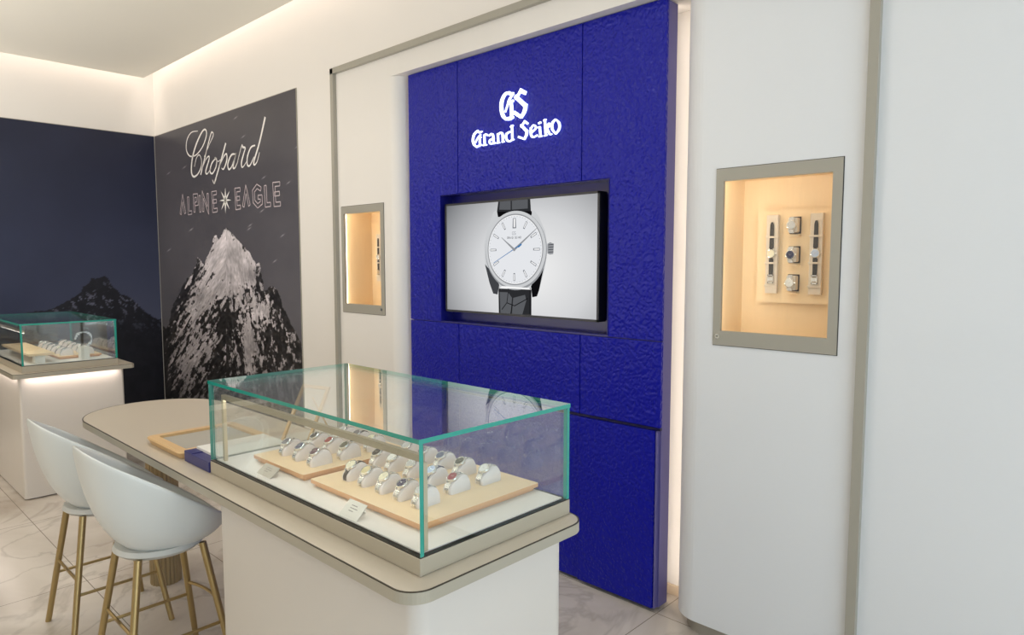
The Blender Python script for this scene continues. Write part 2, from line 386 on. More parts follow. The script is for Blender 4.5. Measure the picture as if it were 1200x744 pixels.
def print_mesh(origin, du, dv, nu, nv, paint, name):
    U, V = np.meshgrid(np.arange(nu + 1) / nu, np.arange(nv + 1) / nv, indexing='ij')
    P = np.array(origin) + U[..., None] * np.array(du) + V[..., None] * np.array(dv)
    Pf = P.reshape(-1, 3); px = project(Pf); col = lin(paint(px[:, 0], px[:, 1])) * 1.45
    idx = np.arange((nu + 1) * (nv + 1)).reshape(nu + 1, nv + 1)
    q = np.stack([idx[:-1, :-1], idx[1:, :-1], idx[1:, 1:], idx[:-1, 1:]], -1).reshape(-1, 4)
    me = bpy.data.meshes.new(name); me.from_pydata(Pf.tolist(), [], q.tolist())
    at = me.color_attributes.new('print', 'FLOAT_COLOR', 'POINT')
    at.data.foreach_set('color', np.concatenate([np.clip(col, 0, 1), np.ones((len(col), 1))], 1).astype(np.float32).ravel())
    m = mat(name + '_ink', (1, 1, 1), .38, 0, .35); n, l, b = nodes(m)
    a = n.new('ShaderNodeAttribute'); a.attribute_name = 'print'; l.new(a.outputs['Color'], b.inputs['Base Color'])
    me.materials.append(m); me.update(); return me
MZ = 3.03
mural = thing('wall_mural', ((-6.11 - 3.178) / 2, YF - .003, .07), 'tall grey mural of a snowy rock peak with white script and outlined lettering above', 'mural')
b_ = MB().box(XL + .008, -3.178, YF - .008, YF - .0005, .07, MZ).build('mural_board', M['trim']); local(b_, mural)
pm = link('printed_picture', print_mesh((XL + .012, YF - .0088, .07), (-3.182 - XL - .012, 0, 0), (0, 0, MZ - .075), 460, 560, paint_peak, 'peak_print')); local(pm, mural)
mural2 = thing('wall_mural', (XL + .003, -2.6, .07), 'dark navy mural of night sky over a black mountain ridge on left wall', 'mural')
b_ = MB().box(XL + .0005, XL + .008, -5.2, YF - .012, .07, MZ).build('mural_board', M['trim']); local(b_, mural2)
pm = link('printed_picture', print_mesh((XL + .0088, -5.195, .07), (0, 5.18 + YF, 0), (0, 0, MZ - .075), 420, 300, paint_ridge, 'ridge_print')); local(pm, mural2)

# flat lettering helpers: strokes traced in a zoomed crop -> plane Y
def ribbon(mb, P, W, y, mi=0):
    P = [np.array(p) for p in P]; L = []; R = []
    for i, p in enumerate(P):
        a = P[max(i - 1, 0)]; b = P[min(i + 1, len(P) - 1)]; d = b - a; d = d / (np.linalg.norm(d) + 1e-9); nrm = np.array([-d[1], d[0]])
        L.append(p + nrm * W[i] / 2); R.append(p - nrm * W[i] / 2)
    vs = [(q[0], y, q[1]) for q in L] + [(q[0], y, q[1]) for q in R]; n = len(P)
    mb.add(vs, [(i, i + 1, n + i + 1, n + i) for i in range(n - 1)], mi)
def zpt(p, ox, oy, sc, Y): return on_y(ox + p[0] / sc, oy + p[1] / sc, Y)
def stroke(mb, pts, ws, ox, oy, sc, Y, y, m_per, smooth=True):
    pp = [(*p, w) for p, w in zip(pts, ws if isinstance(ws, (list, tuple)) else [ws] * len(pts))]
    if smooth and len(pp) > 2: pp = catmull(pp, 6)
    Q = [zpt(p[:2], ox, oy, sc, Y) for p in pp]
    ribbon(mb, Q, [p[2] / sc * m_per for p in pp], y)
ylet = YF - .0095
CH = [([(160, 140), (115, 150), (85, 200), (80, 270), (105, 315), (150, 305), (195, 245), (220, 170), (214, 131), (190, 145), (150, 230), (122, 330), (115, 420), (130, 458), (160, 440), (183, 390), (185, 340), (170, 306), (150, 330), (136, 390)],
       [4, 5, 7, 8, 7, 6, 7, 9, 8, 9, 12, 13, 12, 10, 8, 6, 5, 5, 5, 4]),
      ([(205, 320), (240, 235), (267, 172), (262, 150), (246, 178), (180, 445)], [4, 4, 6, 5, 8, 10]),
      ([(190, 405), (215, 340), (236, 316), (238, 340), (215, 420), (226, 438), (252, 398)], [4, 5, 7, 9, 10, 6, 4]),
      ([(286, 328), (258, 365), (245, 420), (262, 436), (286, 392), (292, 340), (278, 326), (300, 352), (318, 340)], [6, 9, 10, 8, 7, 7, 6, 4, 4]),
      ([(355, 224), (315, 370), (275, 506)], [11, 11, 9]), ([(262, 480), (275, 506), (290, 470)], [4, 6, 4]),
      ([(308, 395), (340, 320), (360, 300), (362, 345), (340, 405), (326, 398)], [4, 6, 8, 10, 7, 4]),
      ([(424, 302), (395, 306), (370, 365), (377, 408), (400, 380), (426, 296), (406, 385), (418, 398), (440, 352)], [6, 8, 10, 8, 6, 8, 10, 7, 4]),
      ([(436, 358), (466, 242), (473, 252), (491, 258), (484, 285), (466, 350), (466, 388), (478, 388), (502, 350)], [4, 5, 9, 8, 8, 11, 8, 5, 4]),
      ([(560, 240), (530, 255), (506, 320), (506, 376), (525, 378), (552, 320)], [6, 8, 10, 9, 7, 5]),
      ([(630, 42), (590, 220), (552, 350), (556, 376), (575, 350), (590, 288)], [13, 11, 10, 7, 5, 4])]
mb = MB()
for p, ws in CH: stroke(mb, p, [v * 1.15 for v in ws], 205, 130, 5.954, YF - .009, ylet, .0105)
local(mb.build('script_lettering', M['white_print'], fix=False), mural)
OUT = [[(40, 720), (54, 606), (72, 714)], [(92, 600), (96, 712), (118, 708)], [(137, 706), (132, 592), (154, 590), (158, 645), (138, 650)], [(172, 590), (178, 705)],
       [(198, 702), (194, 582), (232, 696), (228, 576)], [(290, 570), (262, 575), (268, 695), (296, 690)], [(265, 632), (290, 629)],
       [(455, 548), (424, 552), (430, 675), (458, 670)], [(428, 612), (452, 608)], [(478, 668), (495, 545), (520, 660)],
       [(600, 545), (572, 526), (548, 560), (552, 632), (578, 662), (604, 640), (602, 600), (580, 602)], [(630, 520), (637, 656), (668, 651)],
       [(732, 508), (690, 513), (698, 652), (737, 648)], [(694, 580), (730, 575)]]
def offset_path(Q, k):
    out = []
    for i in range(len(Q)):
        ns = []
        if i > 0: d = Q[i] - Q[i - 1]; d /= np.linalg.norm(d); ns.append(np.array([-d[1], d[0]]))
        if i < len(Q) - 1: d = Q[i + 1] - Q[i]; d /= np.linalg.norm(d); ns.append(np.array([-d[1], d[0]]))
        n_ = sum(ns); n_ /= (np.linalg.norm(n_) + 1e-9); out.append(Q[i] + n_ * k / max(.45, float(n_ @ ns[0])))
    return out
for grp in ((0,), (1,), (2,), (3,), (4,), (5, 6), (7, 8), (9,), (10,), (11,), (12, 13)):
    mb = MB()
    for gi in grp:
        Q = [np.array(zpt(q, 205, 130, 5.954, YF - .009)) for q in OUT[gi]]; hw = .0165
        loop = offset_path(Q, hw) + offset_path(Q, -hw)[::-1]; loop.append(loop[0])
        for u_, v_ in zip(loop, loop[1:]): ribbon(mb, [u_, v_], [.0078, .0078], ylet)
    local(mb.build('outline_letter', M['pink_print'], fix=False), mural)
mb = MB(); tips = [(352, 533), (382, 557), (393, 621), (381, 686), (353, 716), (324, 690), (311, 626), (321, 560)]
cc = (352, 622)
for i, t in enumerate(tips):
    a0 = math.atan2(t[1] - cc[1], t[0] - cc[0]); 
    q = [zpt((cc[0] + 7 * math.cos(a0 - .9), cc[1] + 7 * math.sin(a0 - .9)), 205, 130, 5.954, YF - .009), zpt((cc[0] + 20 * math.cos(a0 - .3), cc[1] + 20 * math.sin(a0 - .3)), 205, 130, 5.954, YF - .009),
         zpt(t, 205, 130, 5.954, YF - .009), zpt((cc[0] + 20 * math.cos(a0 + .3), cc[1] + 20 * math.sin(a0 + .3)), 205, 130, 5.954, YF - .009), zpt((cc[0] + 7 * math.cos(a0 + .9), cc[1] + 7 * math.sin(a0 + .9)), 205, 130, 5.954, YF - .009)]
    mb.add([(a, ylet, b) for a, b in q], [(0, 1, 2, 3, 4)])
local(mb.build('star_emblem', M['white_print'], fix=False), mural)

# ------------------------------------------------------------------ blue display wall unit
PX0, PX1, PZ0, PZ1 = -1.885, 0.0, .02, 2.895
TX0, TX1, TZ0, TZ1 = -1.58, -.309, 1.334, 2.112       # screen recess
unit = thing('feature_panel', (-.94, .05, 0), 'tall royal blue hammered leather panel with recessed screen and backlit edges', 'wall panel')
G = .0025
car = MB()
car.box(PX0 + .004, TX0, .02, .10, PZ0, PZ1 - .004).box(TX1, PX1 - .004, .02, .10, PZ0, PZ1 - .004).box(TX0, TX1, .02, .10, PZ0, TZ0).box(TX0, TX1, .02, .10, TZ1, PZ1 - .004)
local(car.build('carcass', M['side'], fix=False), unit)
local(MB().box(-1.6, -.3, .10, .16, .3, 2.5).build('mounting_frame', M['black'], fix=False), unit)
rb = MB().box(TX0, TX1, .098, .104, TZ0, TZ1)
rb.box(TX0, TX0 + .002, .0, .1, TZ0, TZ1).box(TX1 - .002, TX1, .0, .1, TZ0, TZ1).box(TX0, TX1, .0, .1, TZ1 - .002, TZ1).box(TX0, TX1, .0, .1, TZ0, TZ0 + .002)
local(rb.build('screen_recess', mat('blue_lacquer', srgb(20, 22, 120), .25), fix=False), unit)
c1, c2 = -1.416, -.481
def pan(pts, y0=0, y1=.02): return local(MB().prism_y(pts, y0, y1).build('leather_panel', M['leather'], bevel=.002), unit)
z1, z2 = .905, 1.327
pan([(PX0, z2 + G), (TX0 - G, z2 + G), (TX0 - G, TZ1 + G), (c1 - G, TZ1 + G), (c1 - G, PZ1), (PX0, PZ1)])
pan([(c1 + G, TZ1 + G), (c2 - G, TZ1 + G), (c2 - G, PZ1), (c1 + G, PZ1)])
pan([(TX1 + G, z2 + G), (PX1, z2 + G), (PX1, PZ1), (c2 + G, PZ1), (c2 + G, TZ1 + G), (TX1 + G, TZ1 + G)])
for a, b in ((PX0, c1 - G), (c1 + G, c2 - G), (c2 + G, PX1)):
    pan([(a, z1 + .008), (b, z1 + .008), (b, z2 - G), (a, z2 - G)])
pan([(PX0, PZ0), (c1 - G, PZ0), (c1 - G, z1 - .008), (PX0, z1 - .008)])
pan([(c1 + G, PZ0), (c2 - G, PZ0), (c2 - G, z1 - .008), (c1 + G, z1 - .008)])
dr = local(MB().prism_y([(c2 + G, PZ0), (-.022, PZ0), (-.022, z1 - .008), (c2 + G, z1 - .008)], -.012, .016).build('cabinet_door', M['leather'], bevel=.002), unit)
dr['label'] = 'blue leather door standing slightly proud'
sub(MB().box(-.018, -.012, -.006, .02, PZ0, z1 - .008).build('door_edge_strip', M['side'], fix=False), dr)
local(MB().box(c1, PX1, .002, .02, z1 - .006, z1 + .006).build('shadow_gap', M['bluegap'], fix=False), unit)  # dark strip stands in for the shade between the panels

# illuminated letters
sign = thing('illuminated_sign', (-.93, -.014, 2.2), 'glowing white blackletter sign of two lines on upper blue panel', 'sign')
def letter(name, strokes, depth=.010):
    mb = MB(); m_per = .0041
    for pts, ws in strokes:
        pp = [(*p, w) for p, w in zip(pts, ws if isinstance(ws, (list, tuple)) else [ws] * len(pts))]
        if len(pp) > 2: pp = catmull(pp, 5)
        Q = [np.array(zpt(p[:2], 545, 95, 8.752, 0)) for p in pp]; Wd = [p[2] / 8.752 * m_per for p in pp]
        L = []; R = []
        for i, p in enumerate(Q):
            d = Q[min(i + 1, len(Q) - 1)] - Q[max(i - 1, 0)]; d /= (np.linalg.norm(d) + 1e-9); nn = np.array([-d[1], d[0]])
            L.append(p + nn * Wd[i] / 2); R.append(p - nn * Wd[i] / 2)
        for i in range(len(Q) - 1):
            mb.prism_y([tuple(L[i]), tuple(L[i + 1]), tuple(R[i + 1]), tuple(R[i])], -.006 - depth, -.006)
    return local(mb.build(name, M['signwhite'], fix=False), sign)
letter('emblem_letter', [([(475, 118), (425, 140), (392, 210), (388, 290), (405, 360), (440, 398)], [20, 34, 44, 46, 42, 24]), ([(440, 125), (480, 135), (513, 128)], [16, 34, 22]),
                         ([(425, 392), (470, 388), (512, 372)], [26, 40, 20]), ([(486, 220), (492, 300), (492, 385)], [38, 40, 36]), ([(425, 325), (450, 250), (470, 190), (505, 140)], [12, 16, 20, 16]), ([(460, 215), (512, 205)], 24)])
letter('emblem_letter', [([(545, 170), (585, 105)], 26), ([(578, 98), (638, 128)], [48, 42]), ([(528, 160), (642, 262)], [44, 50]), ([(636, 235), (625, 310), (588, 378)], [44, 44, 30]),
                         ([(518, 325), (590, 372)], [40, 36]), ([(540, 150), (545, 190)], 36)])
letter('letter', [([(150, 508), (108, 550), (95, 610), (108, 655), (140, 680)], [16, 24, 26, 24, 16]), ([(130, 518), (160, 530), (190, 518)], [10, 20, 12]), ([(128, 678), (185, 655)], [20, 16]),
                  ([(164, 590), (167, 665)], 20), ([(118, 640), (142, 590), (175, 550)], [8, 10, 14]), ([(152, 585), (180, 578)], 12)])
letter('letter', [([(212, 552), (216, 655)], 20), ([(212, 565), (228, 548), (246, 560)], [10, 18, 16]), ([(198, 664), (238, 655)], 12)])
letter('letter', [([(260, 565), (285, 545), (302, 560), (306, 640)], [12, 18, 20, 20]), ([(302, 590), (268, 612), (272, 645), (300, 645)], [10, 16, 16, 12]), ([(305, 645), (326, 635)], 14)])
letter('letter', [([(350, 540), (355, 632)], 20), ([(354, 555), (378, 532), (398, 545), (402, 622)], [10, 16, 20, 20]), ([(340, 640), (370, 634)], 12), ([(394, 630), (418, 622)], 12)])
letter('letter', [([(480, 520), (440, 545), (436, 590), (462, 622), (498, 605)], [12, 20, 22, 18, 12]), ([(495, 455), (500, 605)], 20), ([(480, 475), (508, 455)], 14), ([(498, 608), (516, 600)], 12)])
letter('letter', [([(596, 462), (625, 418)], 16), ([(622, 415), (658, 440)], [28, 24]), ([(588, 455), (652, 520)], [28, 32]), ([(648, 505), (645, 550), (622, 600)], [26, 26, 18]), ([(562, 575), (625, 598)], [24, 20]), ([(592, 448), (596, 475)], 22)])
letter('letter', [([(690, 478), (690, 548), (712, 578), (758, 556)], [18, 22, 18, 10]), ([(688, 490), (718, 455), (742, 482), (698, 532)], [10, 16, 16, 8])])
letter('letter', [([(780, 472), (788, 562)], 20), ([(768, 438), (792, 425)], 18), ([(770, 575), (806, 566)], 12), ([(764, 482), (784, 470)], 12)])
letter('letter', [([(832, 398), (842, 552)], 20), ([(820, 410), (846, 395)], 12), ([(846, 478), (874, 438), (888, 452), (852, 492)], [8, 14, 14, 8]), ([(856, 488), (882, 545), (905, 545)], [14, 20, 10]), ([(826, 566), (856, 556)], 10)])
letter('letter', [([(942, 395), (910, 435), (908, 495), (945, 545)], [14, 22, 22, 14]), ([(942, 395), (978, 432), (980, 492), (945, 545)], [14, 22, 22, 14])])

# ------------------------------------------------------------------ wall screen
tv = thing('television', (-.96, .05, 1.39), 'black-framed wall screen showing a large silver wristwatch with black strap', 'television')
tx0, tx1, tz0, tz1 = -1.545, -.372, 1.397, 2.058; ty = .012
local(MB().box(tx0, tx1, ty, .075, tz0, tz1).build('housing', M['black'], bevel=.003), tv)
local(MB().box(tx0 + .1, tx1 - .1, .075, .098, tz0 + .1, tz1 - .1).build('wall_bracket', M['black']), tv)
bz = MB(); t = .012
for a in ((tx0, tx1, tz0, tz0 + t), (tx0, tx1, tz1 - t, tz1), (tx0, tx0 + t, tz0, tz1), (tx1 - t, tx1, tz0, tz1)): bz.box(a[0], a[1], ty - .004, ty, a[2], a[3])
local(bz.build('bezel', M['bezel'], fix=False), tv)
def screen_bg():
    m = bpy.data.materials.new('screen_backdrop'); m.use_nodes = True; n = m.node_tree.nodes; l = m.node_tree.links; n.clear()
    o = n.new('ShaderNodeOutputMaterial'); e = n.new('ShaderNodeEmission'); tc = n.new('ShaderNodeTexCoord')
    mp = n.new('ShaderNodeMapping'); mp.inputs['Location'].default_value = (.84, 0, -2.24); mp.inputs['Scale'].default_value = (1, 0, 1.35)
    ln = n.new('ShaderNodeVectorMath'); ln.operation = 'LENGTH'; cr = n.new('ShaderNodeValToRGB')
    cr.color_ramp.elements[0].position = .10; cr.color_ramp.elements[0].color = srgb(238, 238, 238)
    cr.color_ramp.elements[1].position = .86; cr.color_ramp.elements[1].color = srgb(118, 120, 124)
    k = cr.color_ramp.elements.new(.42); k.color = srgb(214, 215, 217)
    l.new(tc.outputs['Object'], mp.inputs[0]); l.new(mp.outputs[0], ln.inputs[0]); l.new(ln.outputs['Value'], cr.inputs[0])
    l.new(cr.outputs[0], e.inputs[0]); e.inputs[1].default_value = 1.0; l.new(e.outputs[0], o.inputs[0]); return m
SC = [screen_bg()] + [emis('screen_%s' % k, srgb(*v), 1.0) for k, v in (('steel_light', (206, 208, 210)), ('steel_mid', (150, 152, 156)), ('steel_dark', (66, 68, 72)), ('black', (14, 14, 16)),
      ('dial', (232, 234, 238)), ('bright', (250, 250, 250)), ('grey', (120, 124, 132)), ('blue', (58, 120, 178)), ('strap', (44, 45, 48)), ('highlight', (92, 94, 98)))]
BG, SL, SM, SD, SB, SDL, SW, SG, SBL, SST, SH = range(11)
sc = MB(); lay = [ty - .0008]
def flat(pts, mi, up=True):
    if up: lay[0] -= .00006
    sc.add([(x, lay[0], z) for x, z in pts], [tuple(range(len(pts)))], mi)
sc.add([(tx0 + t, lay[0], tz0 + t), (tx1 - t, lay[0], tz0 + t), (tx1 - t, lay[0], tz1 - t), (tx0 + t, lay[0], tz1 - t)], [(0, 1, 2, 3)], BG)
wx, wz = -.958, 1.772
def ell(rx, rz, n=64, ox=0, oz=0): return [(wx + ox + rx * math.cos(2 * PI * i / n), wz + oz + rz * math.sin(2 * PI * i / n)) for i in range(n)]
zt_, zb_ = tz1 - t, tz0 + t
flat([(wx - .128, 1.55), (wx - .125, zb_), (wx + .128, zb_), (wx + .128, 1.55)], SST)
flat([(wx - .118, 1.53), (wx - .112, zb_), (wx - .03, zb_), (wx - .02, 1.50), (wx - .05, 1.53)], SH)
flat([(wx - .01, 1.50), (wx - .02, zb_), (wx + .06, zb_), (wx + .09, 1.49), (wx + .08, 1.52)], SH)
for q in ([(-.05, 1.53), (-.06, 1.47), (-.10, 1.43)], [(-.06, 1.47), (.0, 1.455), (.1, 1.50)], [(-.02, 1.455), (-.03, zb_)], [(-.122, 1.56), (-.122, zb_)], [(.118, 1.56), (.118, zb_)]):
    lay[0] -= .00004; ribbon(sc, [(wx + a, b) for a, b in q], [.005] * len(q), lay[0], SB)
flat([(wx - .14, 1.98), (wx - .128, zt_), (wx + .118, zt_), (wx + .125, 1.96)], SST)
flat([(wx - .12, zt_ - .045), (wx - .115, zt_), (wx - .03, zt_), (wx - .03, zt_ - .05)], SH)
flat([(wx - .02, zt_ - .05), (wx - .02, zt_), (wx + .1, zt_), (wx + .1, zt_ - .05)], SH)
flat([(wx - .145, 1.955), (wx - .145, 1.99), (wx + .13, 1.98), (wx + .13, 1.93)], SB)
# case with lugs
flat([(wx - .245, 1.80), (wx - .215, 1.90), (wx - .165, 1.99), (wx - .14, 2.00), (wx - .13, 1.96), (wx + .12, 1.95), (wx + .145, 1.985), (wx + .18, 1.95), (wx + .225, 1.87), (wx + .245, 1.78),
      (wx + .225, 1.67), (wx + .185, 1.55), (wx + .17, 1.515), (wx + .135, 1.508), (wx + .125, 1.56), (wx - .12, 1.56), (wx - .135, 1.515), (wx - .17, 1.52), (wx - .20, 1.58), (wx - .235, 1.68)], SL)
flat([(wx - .238, 1.69), (wx - .2, 1.58), (wx - .17, 1.52), (wx - .135, 1.515), (wx - .12, 1.57), (wx - .15, 1.62)], SD)
flat([(wx + .22, 1.68), (wx + .185, 1.55), (wx + .17, 1.515), (wx + .135, 1.508), (wx + .125, 1.57), (wx + .17, 1.63)], SB)
flat([(wx + .243, 1.748), (wx + .262, 1.742), (wx + .284, 1.745), (wx + .288, 1.80), (wx + .262, 1.808), (wx + .243, 1.80)], SM)
for k in range(4): lay[0] -= .00003; ribbon(sc, [(wx + .25, 1.755 + k * .013), (wx + .286, 1.757 + k * .013)], [.004, .004], lay[0], SD)
flat(ell(.236, .222, ox=.004, oz=-.006), SM); flat(ell(.232, .216, ox=.002, oz=0), SL); flat(ell(.214, .200), SM); flat(ell(.207, .193), SW); flat(ell(.203, .189), SDL)
flat([(wx - .1, 1.565), (wx + .11, 1.56), (wx + .12, 1.55), (wx - .11, 1.553)], SW)
for k in range(60):
    a = 2 * PI * k / 60; c, s_ = math.cos(a), math.sin(a)
    lay[0] -= .00001; ribbon(sc, [(wx + .196 * c, wz + .182 * s_), (wx + .201 * c, wz + .187 * s_)], [.0022, .0022], lay[0], SG)
for k in range(12):
    a = 2 * PI * k / 12; c, s_ = math.cos(a), math.sin(a); r0 = .142 if k != 3 else .128
    lay[0] -= .00003; ribbon(sc, [(wx + r0 * c, wz + r0 * .93 * s_), (wx + .19 * c, wz + .176 * s_)], [.012 if k != 3 else .028, .014 if k != 3 else .022], lay[0], SG)
    lay[0] -= .00003; ribbon(sc, [(wx + (r0 + .006) * c, wz + (r0 + .006) * .93 * s_), (wx + .187 * c, wz + .173 * s_)], [.006, .007] if k != 3 else [.012, .012], lay[0], SW)
for q, w_, mi in (([(-.1, .07), (0, 0)], [.003, .014], SM), ([(.17, .115), (0, 0)], [.003, .014], SM), ([(-.165, -.075), (.055, .03)], [.003, .005], SBL), ([(.03, .013), (.055, .03)], [.008, .01], SBL)):
    lay[0] -= .00004; ribbon(sc, [(wx + a, wz + b) for a, b in q], w_, lay[0], mi)
flat(ell(.009, .009, 16), SM)
# small writing on the pictured dial (straight-stroke capitals)
GL = {'G': [[(4, 5), (3, 6), (1, 6), (0, 5), (0, 1), (1, 0), (3, 0), (4, 1), (4, 3), (2.5, 3)]], 'R': [[(0, 0), (0, 6), (3, 6), (4, 5), (4, 4), (3, 3), (0, 3)], [(2, 3), (4, 0)]], 'A': [[(0, 0), (2, 6), (4, 0)], [(1, 2), (3, 2)]],
      'N': [[(0, 0), (0, 6), (4, 0), (4, 6)]], 'D': [[(0, 0), (0, 6), (2.5, 6), (4, 4.5), (4, 1.5), (2.5, 0), (0, 0)]], 'S': [[(4, 5), (3, 6), (1, 6), (0, 5), (0, 4), (4, 2), (4, 1), (3, 0), (1, 0), (0, 1)]],
      'E': [[(4, 6), (0, 6), (0, 0), (4, 0)], [(0, 3), (3, 3)]], 'I': [[(2, 0), (2, 6)]], 'K': [[(0, 0), (0, 6)], [(4, 6), (0, 2.5)], [(1.2, 3.5), (4, 0)]], 'O': [[(1, 0), (3, 0), (4, 1), (4, 5), (3, 6), (1, 6), (0, 5), (0, 1), (1, 0)]], ' ': []}
def tiny(txt, cx, cz, h, mi, lw):
    k = h / 6; tot = len(txt) * 5.4 * k; x = cx - tot / 2
    for ch in txt:
        for st in GL[ch]:
            lay[0] -= .00001; ribbon(sc, [(x + a * k, cz + b * k) for a, b in st], [lw] * len(st), lay[0], mi)
        x += 5.4 * k
tiny('GS', wx, wz + .083, .017, SG, .002); tiny('GRAND SEIKO', wx, wz + .062, .011, SD, .0018)
local(sc.build('screen_picture', SC, fix=False), tv)

# ------------------------------------------------------------------ wristwatches
PROF = catmull([(-.041, 0), (-.043, .012), (-.038, .024), (-.024, .038), (-.006, .048), (.012, .052), (.028, .046), (.038, .03), (.041, .012), (.041, 0)], 4)
cache = {}
def cmesh(key, fn):
    if key not in cache: cache[key] = fn()
    return cache[key]
def cushion_mesh():
    mb = MB(); P = [(p[0] * 1.0, p[1]) for p in PROF]; n = len(P); sh = [(p[0] * .93, p[1] * .95) for p in P]
    rings = [(-.019, .9), (-.0175, .97), (-.014, 1.0), (.014, 1.0), (.0175, .97), (.019, .9)]
    vs = []
    for x, k in rings: vs += [(x, p[0] * k, p[1] * (k if k < 1 else 1)) for p in P]
    fs = [(r * n + i, r * n + (i + 1) % n, (r + 1) * n + (i + 1) % n, (r + 1) * n + i) for r in range(len(rings) - 1) for i in range(n)]
    fs += [tuple(range(n)), tuple(range(len(rings) * n - 1, (len(rings) - 1) * n - 1, -1))]
    return mb.add(vs, fs).mesh('watch_cushion', M['cushion'], smooth=True)
def along(t):                             # point, tangent at fraction t of the profile
    L = [0]; P = PROF
    for a, b in zip(P, P[1:]): L.append(L[-1] + float(np.linalg.norm(b - a)))
    d = t * L[-1]
    for i in range(len(P) - 1):
        if d <= L[i + 1] or i == len(P) - 2:
            u = (d - L[i]) / (L[i + 1] - L[i]); p = P[i] * (1 - u) + P[i + 1] * u; g = (P[i + 1] - P[i]); return p, g / np.linalg.norm(g)
HT = .36
def band_mesh(kind, half):
    mb = MB(); rng = [i / 30 for i in range(1, 31) if abs(i / 30 - HT) > .10 and (i / 30 > HT) == bool(half)]
    if kind == 'steel':
        for tt in rng:
            p, g = along(tt); nn = np.array([-g[1], g[0]])
            for x0, x1, h, mi in ((-.0095, -.004, .0026, 0), (-.0038, .0038, .0032, 1), (.004, .0095, .0026, 0)):
                q = [p - g * .0021 + nn * .0002, p + g * .0021 + nn * .0002, p + g * .0021 + nn * h, p - g * .0021 + nn * h]
                vs = [(x, a[0], a[1]) for x in (x0, x1) for a in q]
                mb.add(vs, [(0, 1, 2, 3), (7, 6, 5, 4), (0, 4, 5, 1), (1, 5, 6, 2), (2, 6, 7, 3), (3, 7, 4, 0)], mi)
        return mb.mesh('bracelet', [M['steel_b'], M['steel']], fix=False)
    ts = [i / 40 for i in range(1, 40)]
    for seg in ([t for t in ts if (t > HT + .06 if half else t < HT - .06)],):
        vs = []
        for tt in seg:
            p, g = along(tt); nn = np.array([-g[1], g[0]]); hw = .0095 - .002 * min(1, abs(tt - HT) * 2.2)
            for x, h in ((-hw, .0003), (-hw, .0018), (-hw * .7, .0028), (hw * .7, .0028), (hw, .0018), (hw, .0003)):
                vs.append((x, *(p + nn * h)))
        k = len(seg); mb.add(vs, [(i * 6 + j, i * 6 + (j + 1) % 6, (i + 1) * 6 + (j + 1) % 6, (i + 1) * 6 + j) for i in range(k - 1) for j in range(6)] + [tuple(range(6)), tuple(range(6 * k - 1, 6 * k - 7, -1))])
    return mb.mesh('strap', M[{'black': 'blackleather', 'brown': 'brownleather', 'navy': 'navyleather'}[kind]], smooth=True)
def head_matrix(R=.0195):
    p, g = along(HT); nn = np.array([-g[1], g[0]]); o = p + nn * .0012
    # local z -> nn (y,z), local y -> g (towards 12 o'clock)
    return Matrix(((1, 0, 0, 0), (0, g[0], nn[0], o[0]), (0, g[1], nn[1], o[1]), (0, 0, 0, 1)))
def head_parts(mx, R=.0195, tagk='c'):
    def case():
        mb = MB().lathe([(R * .88, 0), (R, .0018), (R, .0055), (R * .95, .0068), (R * .9, .0072)], 28)
        for sx in (-1, 1):
            for sy in (-1, 1):
                mb.add([(sx * .0085 + a, sy * b, z) for a in (-.0016, .0016) for b, z in ((R * .7, .001), (R * .7, .0062), (R * 1.16, .0042), (R * 1.2, .0005))], [(0, 1, 2, 3), (7, 6, 5, 4), (0, 4, 5, 1), (1, 5, 6, 2), (2, 6, 7, 3), (3, 7, 4, 0)])
        return mb.xf(mx).mesh('watch_case', M['steel_b'], smooth=True)
    def bez():
        n = 28; prof = [(R * .95, .0068), (R * .93, .0082), (R * .84, .0086), (R * .8, .0076)]
        mb = MB(); vs = [(r * math.cos(2 * PI * i / n), r * math.sin(2 * PI * i / n), z) for r, z in prof for i in range(n)]
        mb.add(vs, [(j * n + i, j * n + (i + 1) % n, (j + 1) * n + (i + 1) % n, (j + 1) * n + i) for j in range(3) for i in range(n)])
        return mb.xf(mx).mesh('bezel', M['steel'], smooth=True)
    def hands():
        mb = MB(); z = .0084
        for k in range(12):
            a = 2 * PI * k / 12; c, s_ = math.cos(a), math.sin(a)
            mb.add([(c * R * .6 - s_ * .0004, s_ * R * .6 + c * .0004, z), (c * R * .74 - s_ * .0004, s_ * R * .74 + c * .0004, z), (c * R * .74 + s_ * .0004, s_ * R * .74 - c * .0004, z), (c * R * .6 + s_ * .0004, s_ * R * .6 - c * .0004, z)], [(0, 1, 2, 3)])
        for a, L_, w_ in ((2.6, .5, .0007), (.62, .68, .0005), (3.9, .7, .0002)):
            c, s_ = math.cos(a), math.sin(a)
            mb.add([(-s_ * w_, c * w_, z + .0002), (c * R * L_, s_ * R * L_, z + .0002), (s_ * w_, -c * w_, z + .0002), (-c * .002, -s_ * .002, z + .0002)], [(0, 1, 2, 3)])
        return mb.xf(mx).mesh('hands', M['steel_b'], fix=False)
    def crown(): return MB().tube((R * .98, 0, .0036), (R * 1.18, 0, .0036), .0022, n=10).xf(mx).mesh('crown', M['steel'])
    def dial(): return MB().lathe([(R * .8, .007), (R * .8, .0079), (R * .05, .008)], 28).xf(mx).mesh('dial', DIAL['white'])
    return {'watch_case': cmesh((tagk, 'case'), case), 'bezel': cmesh((tagk, 'bezel'), bez), 'hands': cmesh((tagk, 'hands'), hands), 'crown': cmesh((tagk, 'crown'), crown), 'dial': cmesh((tagk, 'dial'), dial)}
HM = head_matrix()
def put(name, me, parent, matl=None):
    o = link(name, me, parent)
    if matl: o.material_slots[0].link = 'OBJECT'; o.material_slots[0].material = matl
    return o
